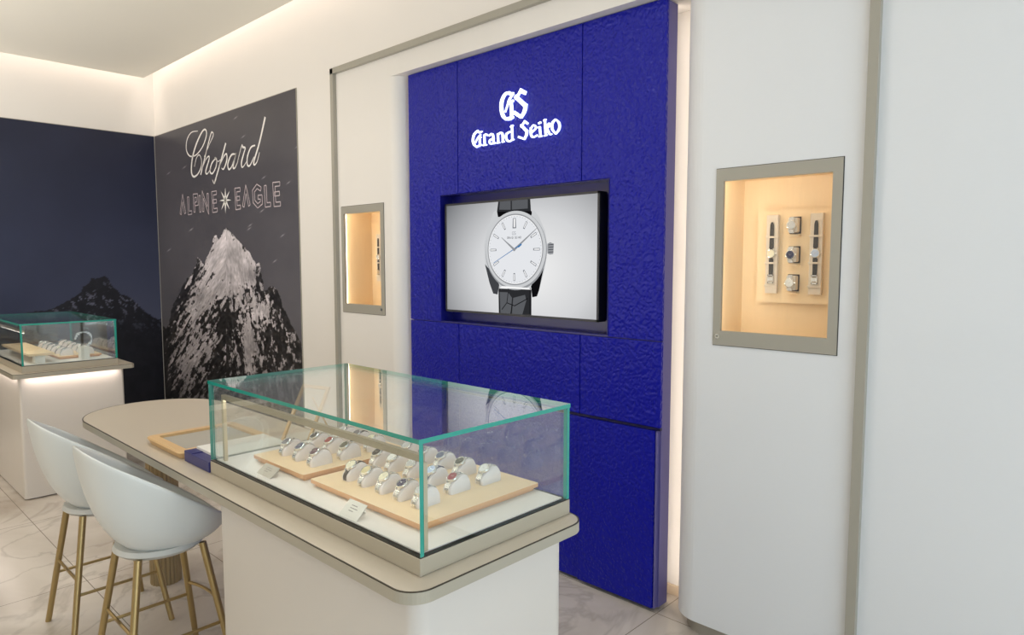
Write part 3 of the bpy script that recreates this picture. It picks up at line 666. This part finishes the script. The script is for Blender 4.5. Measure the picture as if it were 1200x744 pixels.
def add_watch(x, y, z, dial, band, label, group, rz=0):
    t = thing('wristwatch', (x, y, z + .0006), label, 'watch', group, rz)
    pc = put('watch_case', head_parts(HM)['watch_case'], t)
    for k, me in head_parts(HM).items():
        if k != 'watch_case': put(k, me, pc if k in ('crown', 'bezel') else t, DIAL[dial] if k == 'dial' else None)
    bn = 'bracelet' if band == 'steel' else 'strap'
    for hf in (0, 1): put(bn, cmesh(('band', band, hf), lambda: band_mesh(band, hf)), t)
    return t
def add_cushion(x, y, z, label, group, rz=0):
    o = link('watch_cushion', cmesh('cushion', cushion_mesh)); o.location = (x, y, z); o.rotation_euler = (0, 0, rz)
    return tag(o, label, 'cushion', group)

# ------------------------------------------------------------------ consultation counter
TT = .92
cnt = thing('display_counter', (-.15, -1.5, 0), 'long taupe counter with rounded left end on cream pedestal, carrying large glass case', 'counter')
def slab(o_, x0, x1, y0, y1, r, rl):
    pts = [(x0 + rl, y1)] if False else []
    cy = (y0 + y1) / 2
    if rl:
        pts = arc(x0 + rl, y0 + rl, rl, PI, 1.5 * PI, 24) + arc(x1 - r, y0 + r, r, 1.5 * PI, 2 * PI, 10) + arc(x1 - r, y1 - r, r, 0, PI / 2, 10) + arc(x0 + rl, y1 - rl, rl, PI / 2, PI, 24)
    else: pts = rrect(x0, x1, y0, y1, r)
    return pts
cp = slab(None, -2.435, .455, -1.85, -1.165, .07, .3425)
top = local(MB().prism(cp, TT - .032, TT, 0, 1).build('counter_top', [M['counter'], M['counter_edge']], cnt), cnt)
def edge_line(pts, z, hgt, out, parent, root):
    mb = MB(); n = len(pts); c = [(x, y) for x, y in pts]
    def off(k):
        res = []
        for i in range(n):
            a = np.array(c[i - 1]); b = np.array(c[(i + 1) % n]); d = b - a; d = d / (np.linalg.norm(d) + 1e-9); res.append((c[i][0] + d[1] * k, c[i][1] - d[0] * k))
        return res
    A = off(out); B = off(-.004)
    vs = [(x, y, z + hgt) for x, y in A] + [(x, y, z + hgt) for x, y in B] + [(x, y, z) for x, y in A]
    fs = [(i, (i + 1) % n, n + (i + 1) % n, n + i) for i in range(n)] + [(2 * n + i, 2 * n + (i + 1) % n, (i + 1) % n, i) for i in range(n)]
    return local(mb.add(vs, fs).build('edge_inlay', M['inlay'], fix=False), root)
edge_line(cp, TT - .0018, .0021, .0005, top, cnt).parent = top; top.children[0].matrix_parent_inverse = Matrix()
local(MB().prism(rrect(-.72, .415, -1.80, -1.225, .05), 0, TT - .032).build('pedestal', M['pedestal'], smooth=True), cnt)
fl = []; nfl = 22
for i in range(nfl * 6):
    a = 2 * PI * i / (nfl * 6); r = .072 + .005 * abs(math.sin(a * nfl / 2)); fl.append((-2.1 + r * math.cos(a), -1.505 + r * math.sin(a)))
local(MB().prism(fl, 0, TT - .032).build('fluted_column', M['column']), cnt)

def glass_case(root, x0, x1, y0, y1, zb, hb, H, gt=.012):
    b = MB().prism([(x0, y0), (x1, y0), (x1, y1), (x0, y1)], zb, zb + hb - .004)
    local(b.build('case_base', M['casebase'], bevel=.0025), root)
    local(MB().box(x0 + .002, x1 - .002, y0 + .002, y1 - .002, zb + hb - .004, zb + hb - .001).build('gasket', M['gasket']), root)
    local(MB().box(x0 + gt + .006, x1 - gt - .006, y0 + gt + .006, y1 - gt - .006, zb + hb - .001, zb + hb + .002).build('case_floor', M['deck']), root)
    z0 = zb + hb - .001; z1_ = zb + hb + H
    g = .001
    def pane(x0, x1, y0, y1, z0, z1, axis, name='glass_pane'):
        mb = MB().box(x0, x1, y0, y1, z0, z1)
        # faces order: bottom, top, -y, +x, +y, -x
        face = {'z': (0, 1), 'y': (2, 4), 'x': (3, 5)}[axis]
        mb.m = [0 if i in face else 1 for i in range(6)]
        return local(mb.build(name, [M['glass'], M['glass_edge']], fix=False), root)
    e = .002
    pane(x0 + e, x1 - e, y0 + e, y0 + e + gt, z0, z1_ - gt, 'y'); pane(x0 + e, x1 - e, y1 - e - gt, y1 - e, z0, z1_ - gt, 'y')
    pane(x0 + e, x0 + e + gt, y0 + e + gt + g, y1 - e - gt - g, z0, z1_ - gt, 'x'); pane(x1 - e - gt, x1 - e, y0 + e + gt + g, y1 - e - gt - g, z0, z1_ - gt, 'x')
    pane(x0, x1, y0, y1, z1_ - gt + .0005, z1_ + .0005, 'z', 'glass_lid')
CX0, CX1, CY0, CY1, HB, HG = -.837, .39, -1.768, -1.175, .05, .297
case1 = thing('glass_display_case', (-.22, -1.47, TT + .0005), 'large green-edged glass watch case with bronze base on the near counter', 'display case', 'glass watch cases')
glass_case(case1, CX0, CX1, CY0, CY1, TT + .0005, HB, HG)
FZ = TT + .0005 + HB + .002
LEDW = emis('led_strip', (1, .92, .82, 1), 20)
# light bar inside the case: two posts and a rail
ly = CY0 + .033
lb = MB().box(CX0 + .05, CX1 - .028, ly - .006, ly + .008, FZ + .228, FZ + .246)
local(lb.build('light_rail', M['bar']), case1)
for xx, yy, dy in ((CX0 + .05, ly - .006, .012), (CX1 - .030, ly - .006, .012)): local(MB().box(xx, xx + .014, yy, yy + dy, FZ, FZ + .228).build('light_post', M['post']), case1)
local(MB().box(CX0 + .06, CX1 - .04, ly - .001, ly + .006, FZ + .2262, FZ + .228).build('led_strip', LEDW), case1)

def tray_obj(x0, x1, y0, y1, z, label, name='watch_tray', h=.022):
    t = thing(name, ((x0 + x1) / 2, (y0 + y1) / 2, z), label, 'tray', 'maple watch trays')
    local(MB().box(x0 + .012, x1 - .012, y0 + .012, y1 - .012, z, z + h - .012).build('tray_foot', M['tray_edge']), t)
    local(MB().prism(rrect(x0, x1, y0, y1, .006, 3), z + h - .012, z + h, 0, 1).build('tray_top', [M['tray'], M['tray_edge']]), t)
TZR = FZ + .024
tray_obj(-.295, .275, -1.672, -1.19, FZ, 'pale maple tray with three rows of five watches, right side of large case', h=.024)
tray_obj(-.70, -.345, -1.668, -1.22, FZ, 'pale maple tray with nine watches, middle of large glass case', h=.024)
ORD = ['leftmost', 'second from left', 'third from left', 'fourth from left', 'rightmost']
ORD3 = ['leftmost', 'middle', 'rightmost']
def desc(d, b): return ('steel watch with %s dial' % d) if b == 'steel' else ('%s-strap watch with %s dial' % (b, d))
rows = [('front row of right tray', -1.605, [-.191, -.106, -.013, .078, .165], [('cream', 'black'), ('champagne', 'steel'), ('cream', 'steel'), ('dark blue', 'steel'), ('silver', 'steel')]),
        ('middle row of right tray', -1.462, [-.25, -.163, -.062, .040, .142], [('black', 'steel'), ('white', 'steel'), ('silver', 'steel'), ('pale blue', 'navy'), ('red', 'steel')]),
        ('back row of right tray', -1.335, [-.25, -.155, -.062, .036, .145], [('silver', 'steel'), ('grey', 'steel'), ('black', 'steel'), ('slate', 'steel'), ('olive', 'steel')])]
rows[2][2][4] = .150
rows3 = [('front row of left tray', -1.605, [-.61, -.515, -.415], [('grey', 'steel'), ('slate', 'steel'), ('plum', 'steel')]),
         ('middle row of left tray', -1.487, [-.615, -.515, -.413], [('black', 'steel'), ('red', 'steel'), ('olive', 'steel')]),
         ('back row of left tray', -1.362, [-.62, -.525, -.43], [('silver', 'steel'), ('grey', 'black'), ('cream', 'steel')])]
rows[1][3][4] = ('red', 'steel')
for rr, od in ((rows, ORD), (rows3, ORD3)):
    for rn, y, xs, ds in rr:
        for i, (x, (d, b)) in enumerate(zip(xs, ds)):
            if rn == 'back row of right tray' and i == 4: d = 'white'
            if rn == 'back row of right tray' and i == 3: d = 'olive'
            if rn == 'back row of right tray' and i == 2: d = 'slate'
            y_ = y + .041
            add_cushion(x, y_, TZR, 'white watch cushion, %s in %s' % (od[i], rn), 'watch cushions in the large case')
            add_watch(x, y_, TZR, d, b, '%s, %s in %s' % (desc(d, b), od[i], rn), 'watches in the large case')
# leaning cards
def card(x0, x1, yb, yt, zt, matl, label):
    t = thing('price_card', ((x0 + x1) / 2, yb, FZ), label, 'card', 'small cards in the large case')
    d = Vector((0, yt - yb, zt - FZ)).normalized(); nn = Vector((0, -d.z, d.y)) * .0012
    vs = [(x0, yb, FZ + .0002), (x1, yb, FZ + .0002), (x1, yt, zt), (x0, yt, zt)]
    vs += [tuple(Vector(v) - nn * -1 * -1) for v in vs]
    mb = MB().add(vs, [(0, 1, 2, 3), (7, 6, 5, 4), (0, 4, 5, 1), (1, 5, 6, 2), (2, 6, 7, 3), (3, 7, 4, 0)])
    local(mb.build('card_sheet', matl), t)
    pk = MB()
    for k, (a, b) in enumerate(((.3, .62), (.3, .7), (.3, .55))):
        u = .75 - k * .16
        p = lambda a_, u_: Vector((x0 + (x1 - x0) * a_, yb + (yt - yb) * u_, FZ + (zt - FZ) * u_)) + Vector((0, -d.z, d.y)) * .0003
        q = [p(a, u), p(b, u), p(b, u - .05), p(a, u - .05)]; pk.add([tuple(v) for v in q], [(0, 1, 2, 3)])
    local(pk.build('printed_lines', M['ink'], fix=False), t)
    s = MB().add([(x0 + .03, yt, zt - .001), (x0 + .05, yt, zt - .001), (x0 + .05, yt + .02, FZ + .0002), (x0 + .03, yt + .02, FZ + .0002), (x0 + .03, yt + .002, zt - .001), (x0 + .05, yt + .002, zt - .001), (x0 + .05, yt + .022, FZ + .0002), (x0 + .03, yt + .022, FZ + .0002)],
                 [(0, 1, 2, 3), (7, 6, 5, 4), (0, 4, 5, 1), (1, 5, 6, 2), (2, 6, 7, 3), (3, 7, 4, 0)])
    local(s.build('stand_flap', matl), t)
card(-.556, -.458, -1.727, -1.69, FZ + .028, M['cardgrey'], 'small grey card leaning in front of the left watch tray')
card(-.008, .08, -1.746, -1.708, FZ + .038, M['card'], 'small white card leaning in front of the right watch tray')

# items on the counter left of the case
def slant_tray():
    x0, x1, y0, y1 = -1.46, -1.085, -1.785, -1.40; z = TT + .0005
    t = thing('presentation_tray', ((x0 + x1) / 2, (y0 + y1) / 2, z), 'maple-rimmed presentation tray with grey felt on counter, left of blue box', 'tray')
    ins = .014; mb = MB()
    lo = rrect(x0 + ins, x1 - ins, y0 + ins, y1 - ins, .02, 4); hi = rrect(x0, x1, y0, y1, .024, 4); hi2 = rrect(x0 + .04, x1 - .04, y0 + .04, y1 - .04, .008, 4)
    n = len(lo)
    vs = [(x, y, z) for x, y in lo] + [(x, y, z + .026) for x, y in hi] + [(x, y, z + .032) for x, y in rrect(x0 + .004, x1 - .004, y0 + .004, y1 - .004, .022, 4)] + [(x, y, z + .032) for x, y in hi2] + [(x, y, z + .018) for x, y in hi2]
    fs = [(k * n + i, k * n + (i + 1) % n, (k + 1) * n + (i + 1) % n, (k + 1) * n + i) for k in range(4) for i in range(n)] + [tuple(range(n - 1, -1, -1)), tuple(range(4 * n, 5 * n))]
    local(mb.add(vs, fs).build('tray_rim', M['wood'], smooth=True), t)
    local(MB().prism(hi2, z + .0182, z + .021).build('felt_inset', M['greyfelt']), t)
slant_tray()
bx = thing('leather_box', (-.96, -1.6, TT + .0005), 'navy blue leather box with white pad lid beside the case base', 'box')
local(MB().box(-1.07, -.842, -1.772, -1.44, TT + .0005, TT + .040).build('box_body', M['bluebox'], bevel=.002), bx)
local(MB().box(-1.068, -1.0, -1.772, -1.728, TT + .040, TT + .043).build('box_lip', M['bluebox']), bx)
pd = local(MB().box(-1.062, -.846, -1.728, -1.446, TT + .040, TT + .052).build('pad_lid', M['card'], bevel=.002), bx); pd['label'] = 'white padded lid'
# leaning wooden frame stand behind the box
fs_ = thing('easel_frame', (-1.05, -1.3, TT + .0005), 'slim maple frame leaning back on counter behind left end of large case', 'frame')
B1 = Vector((-1.045, -1.385, TT + .001)); uu = Vector((.150, .045, 0)); hh = Vector((-.075, .13, .235))
uu2 = uu.normalized(); hh = hh - uu2 * hh.dot(uu2); nn = uu2.cross(hh.normalized()) * .01
def fbar(p, a, b):
    vs = [p, p + a, p + a + b, p + b]; vs = vs + [v - nn for v in vs]
    return [tuple(v) for v in vs]
mb = MB(); tw = .014; hu = hh.normalized() * tw; ut = uu2 * tw
for p, a, b in ((B1, ut, hh), (B1 + uu - ut, ut, hh), (B1 + ut, uu - 2 * ut, hu), (B1 + hh - hu + ut, uu - 2 * ut, hu)):
    mb.add(fbar(p, a, b), [(0, 1, 2, 3), (7, 6, 5, 4), (0, 4, 5, 1), (1, 5, 6, 2), (2, 6, 7, 3), (3, 7, 4, 0)])
local(mb.build('frame_rim', M['wood']), fs_)
mb = MB(); e3 = [B1 + ut + hu - nn * .4, B1 + uu - ut + hu - nn * .4, B1 + uu - ut + hh - hu - nn * .4, B1 + ut + hh - hu - nn * .4]
e3 = e3 + [v - nn * .15 for v in e3]
local(mb.add([tuple(v) for v in e3], [(0, 1, 2, 3), (7, 6, 5, 4), (0, 4, 5, 1), (1, 5, 6, 2), (2, 6, 7, 3), (3, 7, 4, 0)]).build('clear_panel', M['niche_glass'], fix=False), fs_)
tp = B1 + uu * .5 + hh * .8 - nn; ft = Vector((tp.x + nn.x * -6, tp.y - nn.y * 6, TT + .001)); ft = Vector((B1 + uu * .5 + Vector((-.03, .21, 0))))
local(MB().tube(tuple(tp), tuple(ft), .004).build('prop_leg', M['wood']), fs_)

# ------------------------------------------------------------------ the far counter and case
cnt2 = thing('display_counter', (-4.8, -1.38, 0), 'far taupe counter on cream pedestal by the left mural', 'counter')
X2 = -4.045
cp2 = rrect(-5.66, X2, -1.78, -1.0, .03, 6)
top2 = local(MB().prism(cp2, TT - .032, TT, 0, 1).build('counter_top', [M['counter'], M['counter_edge']]), cnt2)
edge_line(cp2, TT - .0018, .0021, .0005, top2, cnt2).parent = top2; top2.children[0].matrix_parent_inverse = Matrix()
local(MB().prism(rrect(-5.6, -4.115, -1.735, -1.06, .02), 0.008, TT - .032).build('pedestal', M['pedestal'], smooth=True), cnt2)
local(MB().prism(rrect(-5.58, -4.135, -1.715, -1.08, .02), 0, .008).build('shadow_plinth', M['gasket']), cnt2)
case2 = thing('glass_display_case', (-4.8, -1.4, TT + .0005), 'green-edged glass case on the far counter at the left edge', 'display case', 'glass watch cases')
glass_case(case2, -5.33, -4.10, -1.715, -1.10, TT + .0005, HB, HG)
local(MB().box(-5.29, -4.14, -1.69, -1.678, FZ + .228, FZ + .244).build('light_rail', M['bar']), case2)
local(MB().box(-5.28, -4.15, -1.688, -1.680, FZ + .2262, FZ + .228).build('led_strip', LEDW), case2)
t = thing('wooden_riser', (-4.6, -1.6, FZ), 'low maple riser shelf at the front of the far glass case', 'riser')
local(MB().box(-4.24, -4.16, -1.62, -1.56, FZ, FZ + .055).box(-5.0, -4.92, -1.62, -1.56, FZ, FZ + .055).build('riser_block', M['card']), t)
local(MB().box(-5.05, -4.15, -1.66, -1.5, FZ + .056, FZ + .072).build('riser_shelf', M['tray']), t)
t = thing('bracelet_stand', (-4.2, -1.28, FZ), 'cream block holding a curved steel bracelet, right side of far case', 'stand')
local(MB().box(-4.24, -4.17, -1.33, -1.27, FZ, FZ + .095).build('block', M['card'], bevel=.003), t)
pts = [(-4.205, -1.30 + .055 * math.cos(a) , FZ + .15 + .055 * math.sin(a)) for a in [(-1.2 + i * .33) for i in range(14)]]
br = MB()
for a, b in zip(pts, pts[1:]): br.box(a[0] - .012, a[0] + .012, min(a[1], b[1]) - .002, max(a[1], b[1]) + .002, min(a[2], b[2]) - .002, max(a[2], b[2]) + .002)
local(br.build('bracelet', M['steel'], fix=False), t)
tray2 = tray_obj(-5.1, -4.28, -1.45, -1.16, FZ, 'pale maple tray with two rows of watches inside the far glass case')
n_ = 0
for j, (y, rn) in enumerate(((-1.40, 'front row'), (-1.26, 'back row'))):
    for i in range(6):
        x = -5.02 + i * .135
        d, b = [('white', 'steel'), ('silver', 'steel'), ('dark blue', 'black'), ('black', 'steel'), ('cream', 'brown'), ('grey', 'steel')][(i + 2 * j) % 6]
        od = ['leftmost', 'second from left', 'third from left', 'third from right', 'second from right', 'rightmost'][i]
        add_cushion(x, y + .02, FZ + .022, 'white watch cushion, %s in %s of the far case' % (od, rn), 'watch cushions in the far case')
        add_watch(x, y + .02, FZ + .022, d, b, '%s, %s in %s of far case' % (desc(d, b), od, rn), 'watches in the far case')

# ------------------------------------------------------------------ bar stools
def stool(cx, cy, rz, label):
    t = thing('bar_stool', (cx, cy, 0), label, 'stool', 'white shell stools at the counter', rz)
    nu, nv = 56, 20; vs = []
    for j in range(nv + 1):
        tt = j / nv * 1.42
        for i in range(nu):
            a = 2 * PI * i / nu; bk = max(0, -math.sin(a)); bkk = .5 - .5 * math.sin(a)       # 1 at the back (-y)
            h = .07 + .375 * bkk ** .95
            ct, st = math.cos(a), math.sin(a)
            e = (abs(ct) ** 2.3 + abs(st) ** 2.3) ** (-1 / 2.3)
            rr = math.sin(min(tt, PI / 2)) ** .9
            lean = 1 + .04 * bkk
            x = .250 * e * ct * rr * lean; y = .235 * e * st * rr * lean - .03 * bkk * (1 - math.cos(tt)) 
            z = .575 + h * (1 - math.cos(tt)) ** 1.25 / (1 - math.cos(1.42)) ** 1.25
            vs.append((x, y, z))
    fs = [(j * nu + i, j * nu + (i + 1) % nu, (j + 1) * nu + (i + 1) % nu, (j + 1) * nu + i) for j in range(nv) for i in range(nu)]
    me = MB().add(vs, fs).mesh('seat_shell', M['shell'], smooth=True)
    o = link('seat_shell', me, t); md = o.modifiers.new('s', 'SOLIDIFY'); md.thickness = .012; md.offset = 1
    md = o.modifiers.new('b', 'SUBSURF'); md.levels = 1; md.render_levels = 1
    MB().lathe([(.03, .553), (.11, .555), (.150, .564), (.168, .580), (.16, .598)], 32).build('seat_base', M['shell_pad'], t, smooth=True)
    za = .574
    def leg(sx, sy): return (Vector((sx * .12, sy * .12, za)), Vector((sx * .205, sy * .205, 0)))
    for sx, sy in ((-1, -1), (1, -1), (1, 1), (-1, 1)):
        a, b = leg(sx, sy); MB().tube(b, a, .0125, .0145, 14).build('leg', M['brass'], t, smooth=True)
    def at(sx, sy, z):
        a, b = leg(sx, sy); return b + (a - b) * (z / za)
    for k, (p, q, z) in enumerate((((-1, -1), (-1, 1), .24), ((1, -1), (1, 1), .24), ((-1, 1), (1, 1), .30), ((-1, -1), (1, -1), .30))):
        A = at(*p, z); B = at(*q, z); mid = (A + B) / 2
        out = Vector((mid.x, mid.y, 0)).normalized() * (.03 if k == 2 else .0)
        P = [A + (B - A) * i / 10 + out * math.sin(PI * i / 10) for i in range(11)]
        MB().polytube(P, .007, 8).build('footrest_bar', M['brass'], t, smooth=True)
    return t
stool(-1.19, -1.835, 0, 'nearer white shell bar stool with brass legs, beside the counter pedestal')
stool(-1.86, -1.845, 0, 'farther white shell bar stool with brass legs, partly behind the nearer one')

# ------------------------------------------------------------------ wall niches
def niche(x0, x1, side, label):
    t = thing('wall_niche', ((x0 + x1) / 2, .08, NZ0), label, 'display niche', 'lit wall niches')
    d = .175; y1 = .20
    bx_ = MB(); th = .008
    bx_.box(x0 + .002, x1 - .002, y1 - th, y1, NZ0 + .002, NZ1 - .002)
    bx_.box(x0 + .002, x0 + .002 + th, YF + .012, y1, NZ0 + .002, NZ1 - .002).box(x1 - .002 - th, x1 - .002, YF + .012, y1, NZ0 + .002, NZ1 - .002)
    bx_.box(x0 + .002, x1 - .002, YF + .012, y1, NZ0 + .002, NZ0 + .03).box(x0 + .002, x1 - .002, YF + .012, y1, NZ1 - .03, NZ1 - .002)
    local(bx_.build('wooden_lining', M['niche_wood'], fix=False), t)
    fr = MB(); a, b, top, bot = x0 + .032, x1 - .036, NZ1 - .052, NZ0 + .062
    fr.box(x0, a, YF - .006, YF + .012, NZ0, NZ1).box(b, x1, YF - .006, YF + .012, NZ0, NZ1).box(a, b, YF - .006, YF + .012, top, NZ1).box(a, b, YF - .006, YF + .012, NZ0, bot)
    local(fr.build('door_frame', M['trim'], fix=False), t)
    local(MB().box(x0 - .004, x1 + .004, YF - .0015, YF - .0001, NZ0 - .004, NZ1 + .004).build('frame_gap', M['gasket'], fix=False), t) if False else None
    gp = MB()
    for q in ((x0 - .003, x0, NZ0 - .003, NZ1 + .003), (x1, x1 + .003, NZ0 - .003, NZ1 + .003), (x0, x1, NZ1, NZ1 + .003), (x0, x1, NZ0 - .003, NZ0)): gp.box(q[0], q[1], YF - .001, YF - .0002, q[2], q[3])
    local(gp.build('frame_gap', M['gasket'], fix=False), t)
    g = MB().box(a, b, YF + .002, YF + .006, bot, top); g.m = [0] * 6
    local(g.build('glass_pane', [M['niche_glass']], fix=False), t)
    lx = x0 + .022 if side == 'l' else x1 - .03
    lk = local(MB().tube((lx, YF - .012, NZ0 + .038), (lx, YF - .005, NZ0 + .038), .0105, n=20).build('lock', M['lock']), t)
    kh = MB().tube((lx, YF - .0125, NZ0 + .038), (lx, YF - .0118, NZ0 + .038), .003, n=12)
    sub(kh.build('keyhole', M['black']), lk)
    # led strips behind the frame
    local(MB().box(x0 + .012, x0 + .028, YF + .013, YF + .017, NZ0 + .04, NZ1 - .04).box(x0 + .04, x1 - .04, YF + .013, YF + .017, NZ1 - .046, NZ1 - .034).build('led_strip', emis('warm_led_' + side, (1, .90, .76, 1), 12), fix=False), t)
    # back board carrying the watches
    c = (x0 + x1) / 2
    local(MB().box(c - .165, c + .165, y1 - th - .03, y1 - th - .018, 1.525, 1.925).box(c - .12, c + .12, y1 - th - .018, y1 - th, 1.56, 1.89).build('back_board', M['niche_wood']), t)
    return c, y1 - th - .030, t
def strip(x, y, z0, z1, label, where):
    t = thing('watch_display_strip', (x, y, z0), label, 'display strip', 'pale display strips in the niches')
    h = z1 - z0
    local(MB().box(x - .026, x + .026, y - .018, y, z0, z1).build('backing_board', M['silverpad'], bevel=.002), t)
    for k in (.28, .61, .04): local(MB().box(x - .028, x + .028, y - .024, y - .018, z1 - h * k - .004 if k > .1 else z0 + .03, z1 - h * k + .004 if k > .1 else z0 + .038).build('cross_band', M['silverpad'], bevel=.001), t)
    return t
def flat_watch(x, y, z0, z1, dial, strapm, label):
    t = thing('wristwatch', (x, y, z0), label, 'watch', 'strap watches in the niches')
    h = z1 - z0; cz = z1 - h * .49; yb = y - .018
    pts = lambda w0, w1, a, b, tip: [(x - w1, b), (x - w0, a), (x + w0, a), (x + w1, b)] + ([(x + w1 * .5, b + .014), (x - w1 * .5, b + .014)] if tip else [])
    st = MB().prism_y(pts(.0095, .0075, cz + .018, z1 - .045, True), yb - .0045, yb - .0005)
    local(st.build('strap', M[strapm]), t); st = MB()
    st.prism_y([(x - .0095, cz - .018), (x - .0085, z0 + .075), (x + .0085, z0 + .075), (x + .0095, cz - .018)], yb - .0045, yb - .0005)
    local(st.build('strap', M[strapm]), t)
    bk = MB()
    for q in ((-.0125, -.0095, z0 + .045, z0 + .082), (.0095, .0125, z0 + .045, z0 + .082), (-.0125, .0125, z0 + .045, z0 + .05), (-.0125, .0125, z0 + .078, z0 + .082), (-.0095, .0095, z0 + .056, z0 + .07)): bk.box(x + q[0], x + q[1], yb - .008, yb - .0045, q[2], q[3])
    local(bk.build('buckle', M['steel'], fix=False), t)
    mx = Matrix(((1, 0, 0, x), (0, 0, -1, yb - .001), (0, 1, 0, cz), (0, 0, 0, 1)))
    for k, me in head_parts(mx, .0195, ('flat', x, cz)).items():
        o = put(k, me, t, DIAL[dial] if k == 'dial' else None); local(o, t)
    return t
def pad_watch(x, y, zc, dial, label, padlabel):
    p = thing('watch_pad', (x, y, zc - .03), padlabel, 'pad', 'watch pads in the right niche')
    local(MB().box(x - .024, x + .024, y - .004, y, zc - .036, zc + .036).build('pad_back', M['brownleather']), p)
    local(MB().prism_y(rrect(x - .02, x + .02, zc - .031, zc + .031, .006, 4), y - .034, y - .004).build('pad_body', M['silverpad'], bevel=.002), p)
    local(MB().box(x - .024, x + .024, y - .03, y, zc - .047, zc - .042).build('ledge', M['tray']), p)
    t = thing('wristwatch', (x, y, zc - .02), label, 'watch', 'steel watches in the right niche')
    mx = Matrix(((1, 0, 0, x - .003), (0, 0, -1, y - .036), (0, 1, 0, zc), (0, 0, 0, 1)))
    for k, me in head_parts(mx, .0205, ('pad', zc)).items(): local(put(k, me, t, DIAL[dial] if k == 'dial' else None), t)
    for s in (-1, 1):
        b = MB()
        for k in range(3): b.box(x - .0125, x + .0065, y - .0395, y - .0352, zc + s * (.0205 + k * .0044) - .002, zc + s * (.0205 + k * .0044) + .002)
        for k in range(5): b.box(x - .0125, x + .0065, y - .032 + k * .0056, y - .0272 + k * .0056, zc + s * .0325 - .0013, zc + s * .0325 + .0013)
        local(b.build('bracelet', M['steel_b'], fix=False), t)
c, yb, nt = niche(*RN, 'l', 'right lit wall niche in taupe frame holding five watches on a maple board')
strip(c - .093, yb, 1.565, 1.905, 'left pale vertical display strip in the right wall niche', 'r')
flat_watch(c - .093, yb, 1.565, 1.905, 'cream', 'blackleather', 'black-strap watch with cream dial on left strip of right niche')
strip(c + .093, yb, 1.565, 1.905, 'right pale vertical display strip in the right wall niche', 'r')
flat_watch(c + .093, yb, 1.565, 1.905, 'pale blue', 'blackleather', 'black-strap watch with pale blue dial on right strip of right niche')
for zc, d, nm in ((1.858, 'silver', 'top'), (1.733, 'dark blue', 'middle'), (1.613, 'white', 'bottom')):
    pad_watch(c, yb, zc, d, 'steel watch with %s dial, %s of the middle column in right niche' % (d, nm), 'pale pad under the %s watch of the middle column in right niche' % nm)
pq = thing('shelf_plaque', (c - .02, .02, NZ0 + .03), 'small clear-white plaque lying on the floor of the right niche', 'plaque')
local(MB().box(c - .085, c + .07, .015, .05, NZ0 + .0305, NZ0 + .052).build('plaque_block', M['card'], bevel=.002), pq)
c, yb, nt2 = niche(*LN, 'r', 'left lit wall niche in taupe frame between frame trim and blue panel')
strip(c - .093, yb, 1.565, 1.905, 'pale vertical display strip glimpsed in the left wall niche', 'l')
flat_watch(c - .093, yb, 1.565, 1.905, 'silver', 'blackleather', 'black-strap watch on the strip in the left wall niche')

# ------------------------------------------------------------------ light
def area(name, loc, rot, sx, sy, power, col, spread=PI):
    l = bpy.data.lights.new(name, 'AREA'); l.shape = 'RECTANGLE'; l.size = sx; l.size_y = sy; l.energy = power; l.color = col; l.spread = spread
    o = bpy.data.objects.new(name, l); C.objects.link(o); o.location = loc; o.rotation_euler = rot; return o
WARM = (1, .87, .80); NEU = (1, .97, .94); DAY = (.66, .84, 1)
# cove strips up in the ceiling gap, shining down the walls
area('cove_light_back', (-1.1, -.14, 3.80), (0, 0, 0), 9.6, .08, 16, WARM)
area('cove_light_left', (-6.03, -3.2, 3.80), (0, 0, 0), .08, 6.0, 13, WARM)
# strips behind the blue panel
area('recess_light_right', (-.045, .13, 1.46), (PI / 2, 0, PI * .0 - .5), .03, 2.85, 1.9, (1, .88, .74))
area('recess_light_left', (-1.85, .13, 1.46), (PI / 2, 0, .5), .03, 2.85, 5, (1, .88, .74))
# daylight through the shopfront
area('daylight_window', (XR + .3, -3.05, 1.7), (0, PI / 2, 0), 2.8, 4.6, 100, DAY)
area('low_ceiling_fill', (XR + .3, -3.05, .5), (0, 2.2, 0), .8, 4.6, 22, (1, .95, .88))  # added fill low outside the window, aimed up to brighten the ceiling
area('added_ceiling_fill', (-4.0, -4.1, 1.0), (PI, 0, 0), 3.0, 1.0, 150, (1, .97, .92))  # added lamp out of view that lifts the ceiling, no fixture there
# added overhead fill lamps for ambient brightness, without fixtures
for x, y, pw in ((-4.6, -1.6, 5), (-2.6, -1.5, 6), (-.4, -1.4, 8), (1.5, -1.5, 3), (-4.6, -3.6, 1.5), (-1.2, -3.8, 1), (1.2, -4.0, 2)):
    area('overhead_fill', (x, y, ZC - .01), (0, 0, 0), 0.5, .5, pw, NEU, PI * .8)
# pedestal glow under the far counter edge
area('counter_glow', (-4.08, -1.4, TT - .04), (0, .2, 0), .03, .6, .6, WARM)
area('counter_glow', (-4.85, -1.757, TT - .04), (-.2, 0, 0), 1.4, .03, 1.1, WARM)

w = bpy.data.worlds.new('world'); bpy.context.scene.world = w; w.use_nodes = True
w.node_tree.nodes['Background'].inputs[0].default_value = (.75, .86, 1, 1); w.node_tree.nodes['Background'].inputs[1].default_value = .5
sc_ = bpy.context.scene
sc_.view_settings.view_transform = 'Standard'; sc_.view_settings.look = 'None'; sc_.view_settings.gamma = 1
sc_.view_settings.use_curve_mapping = False; sc_.view_settings.exposure = -0.05
try:
    sc_.cycles.transparent_max_bounces = 32; sc_.cycles.max_bounces = 10; sc_.cycles.glossy_bounces = 6
except Exception: pass
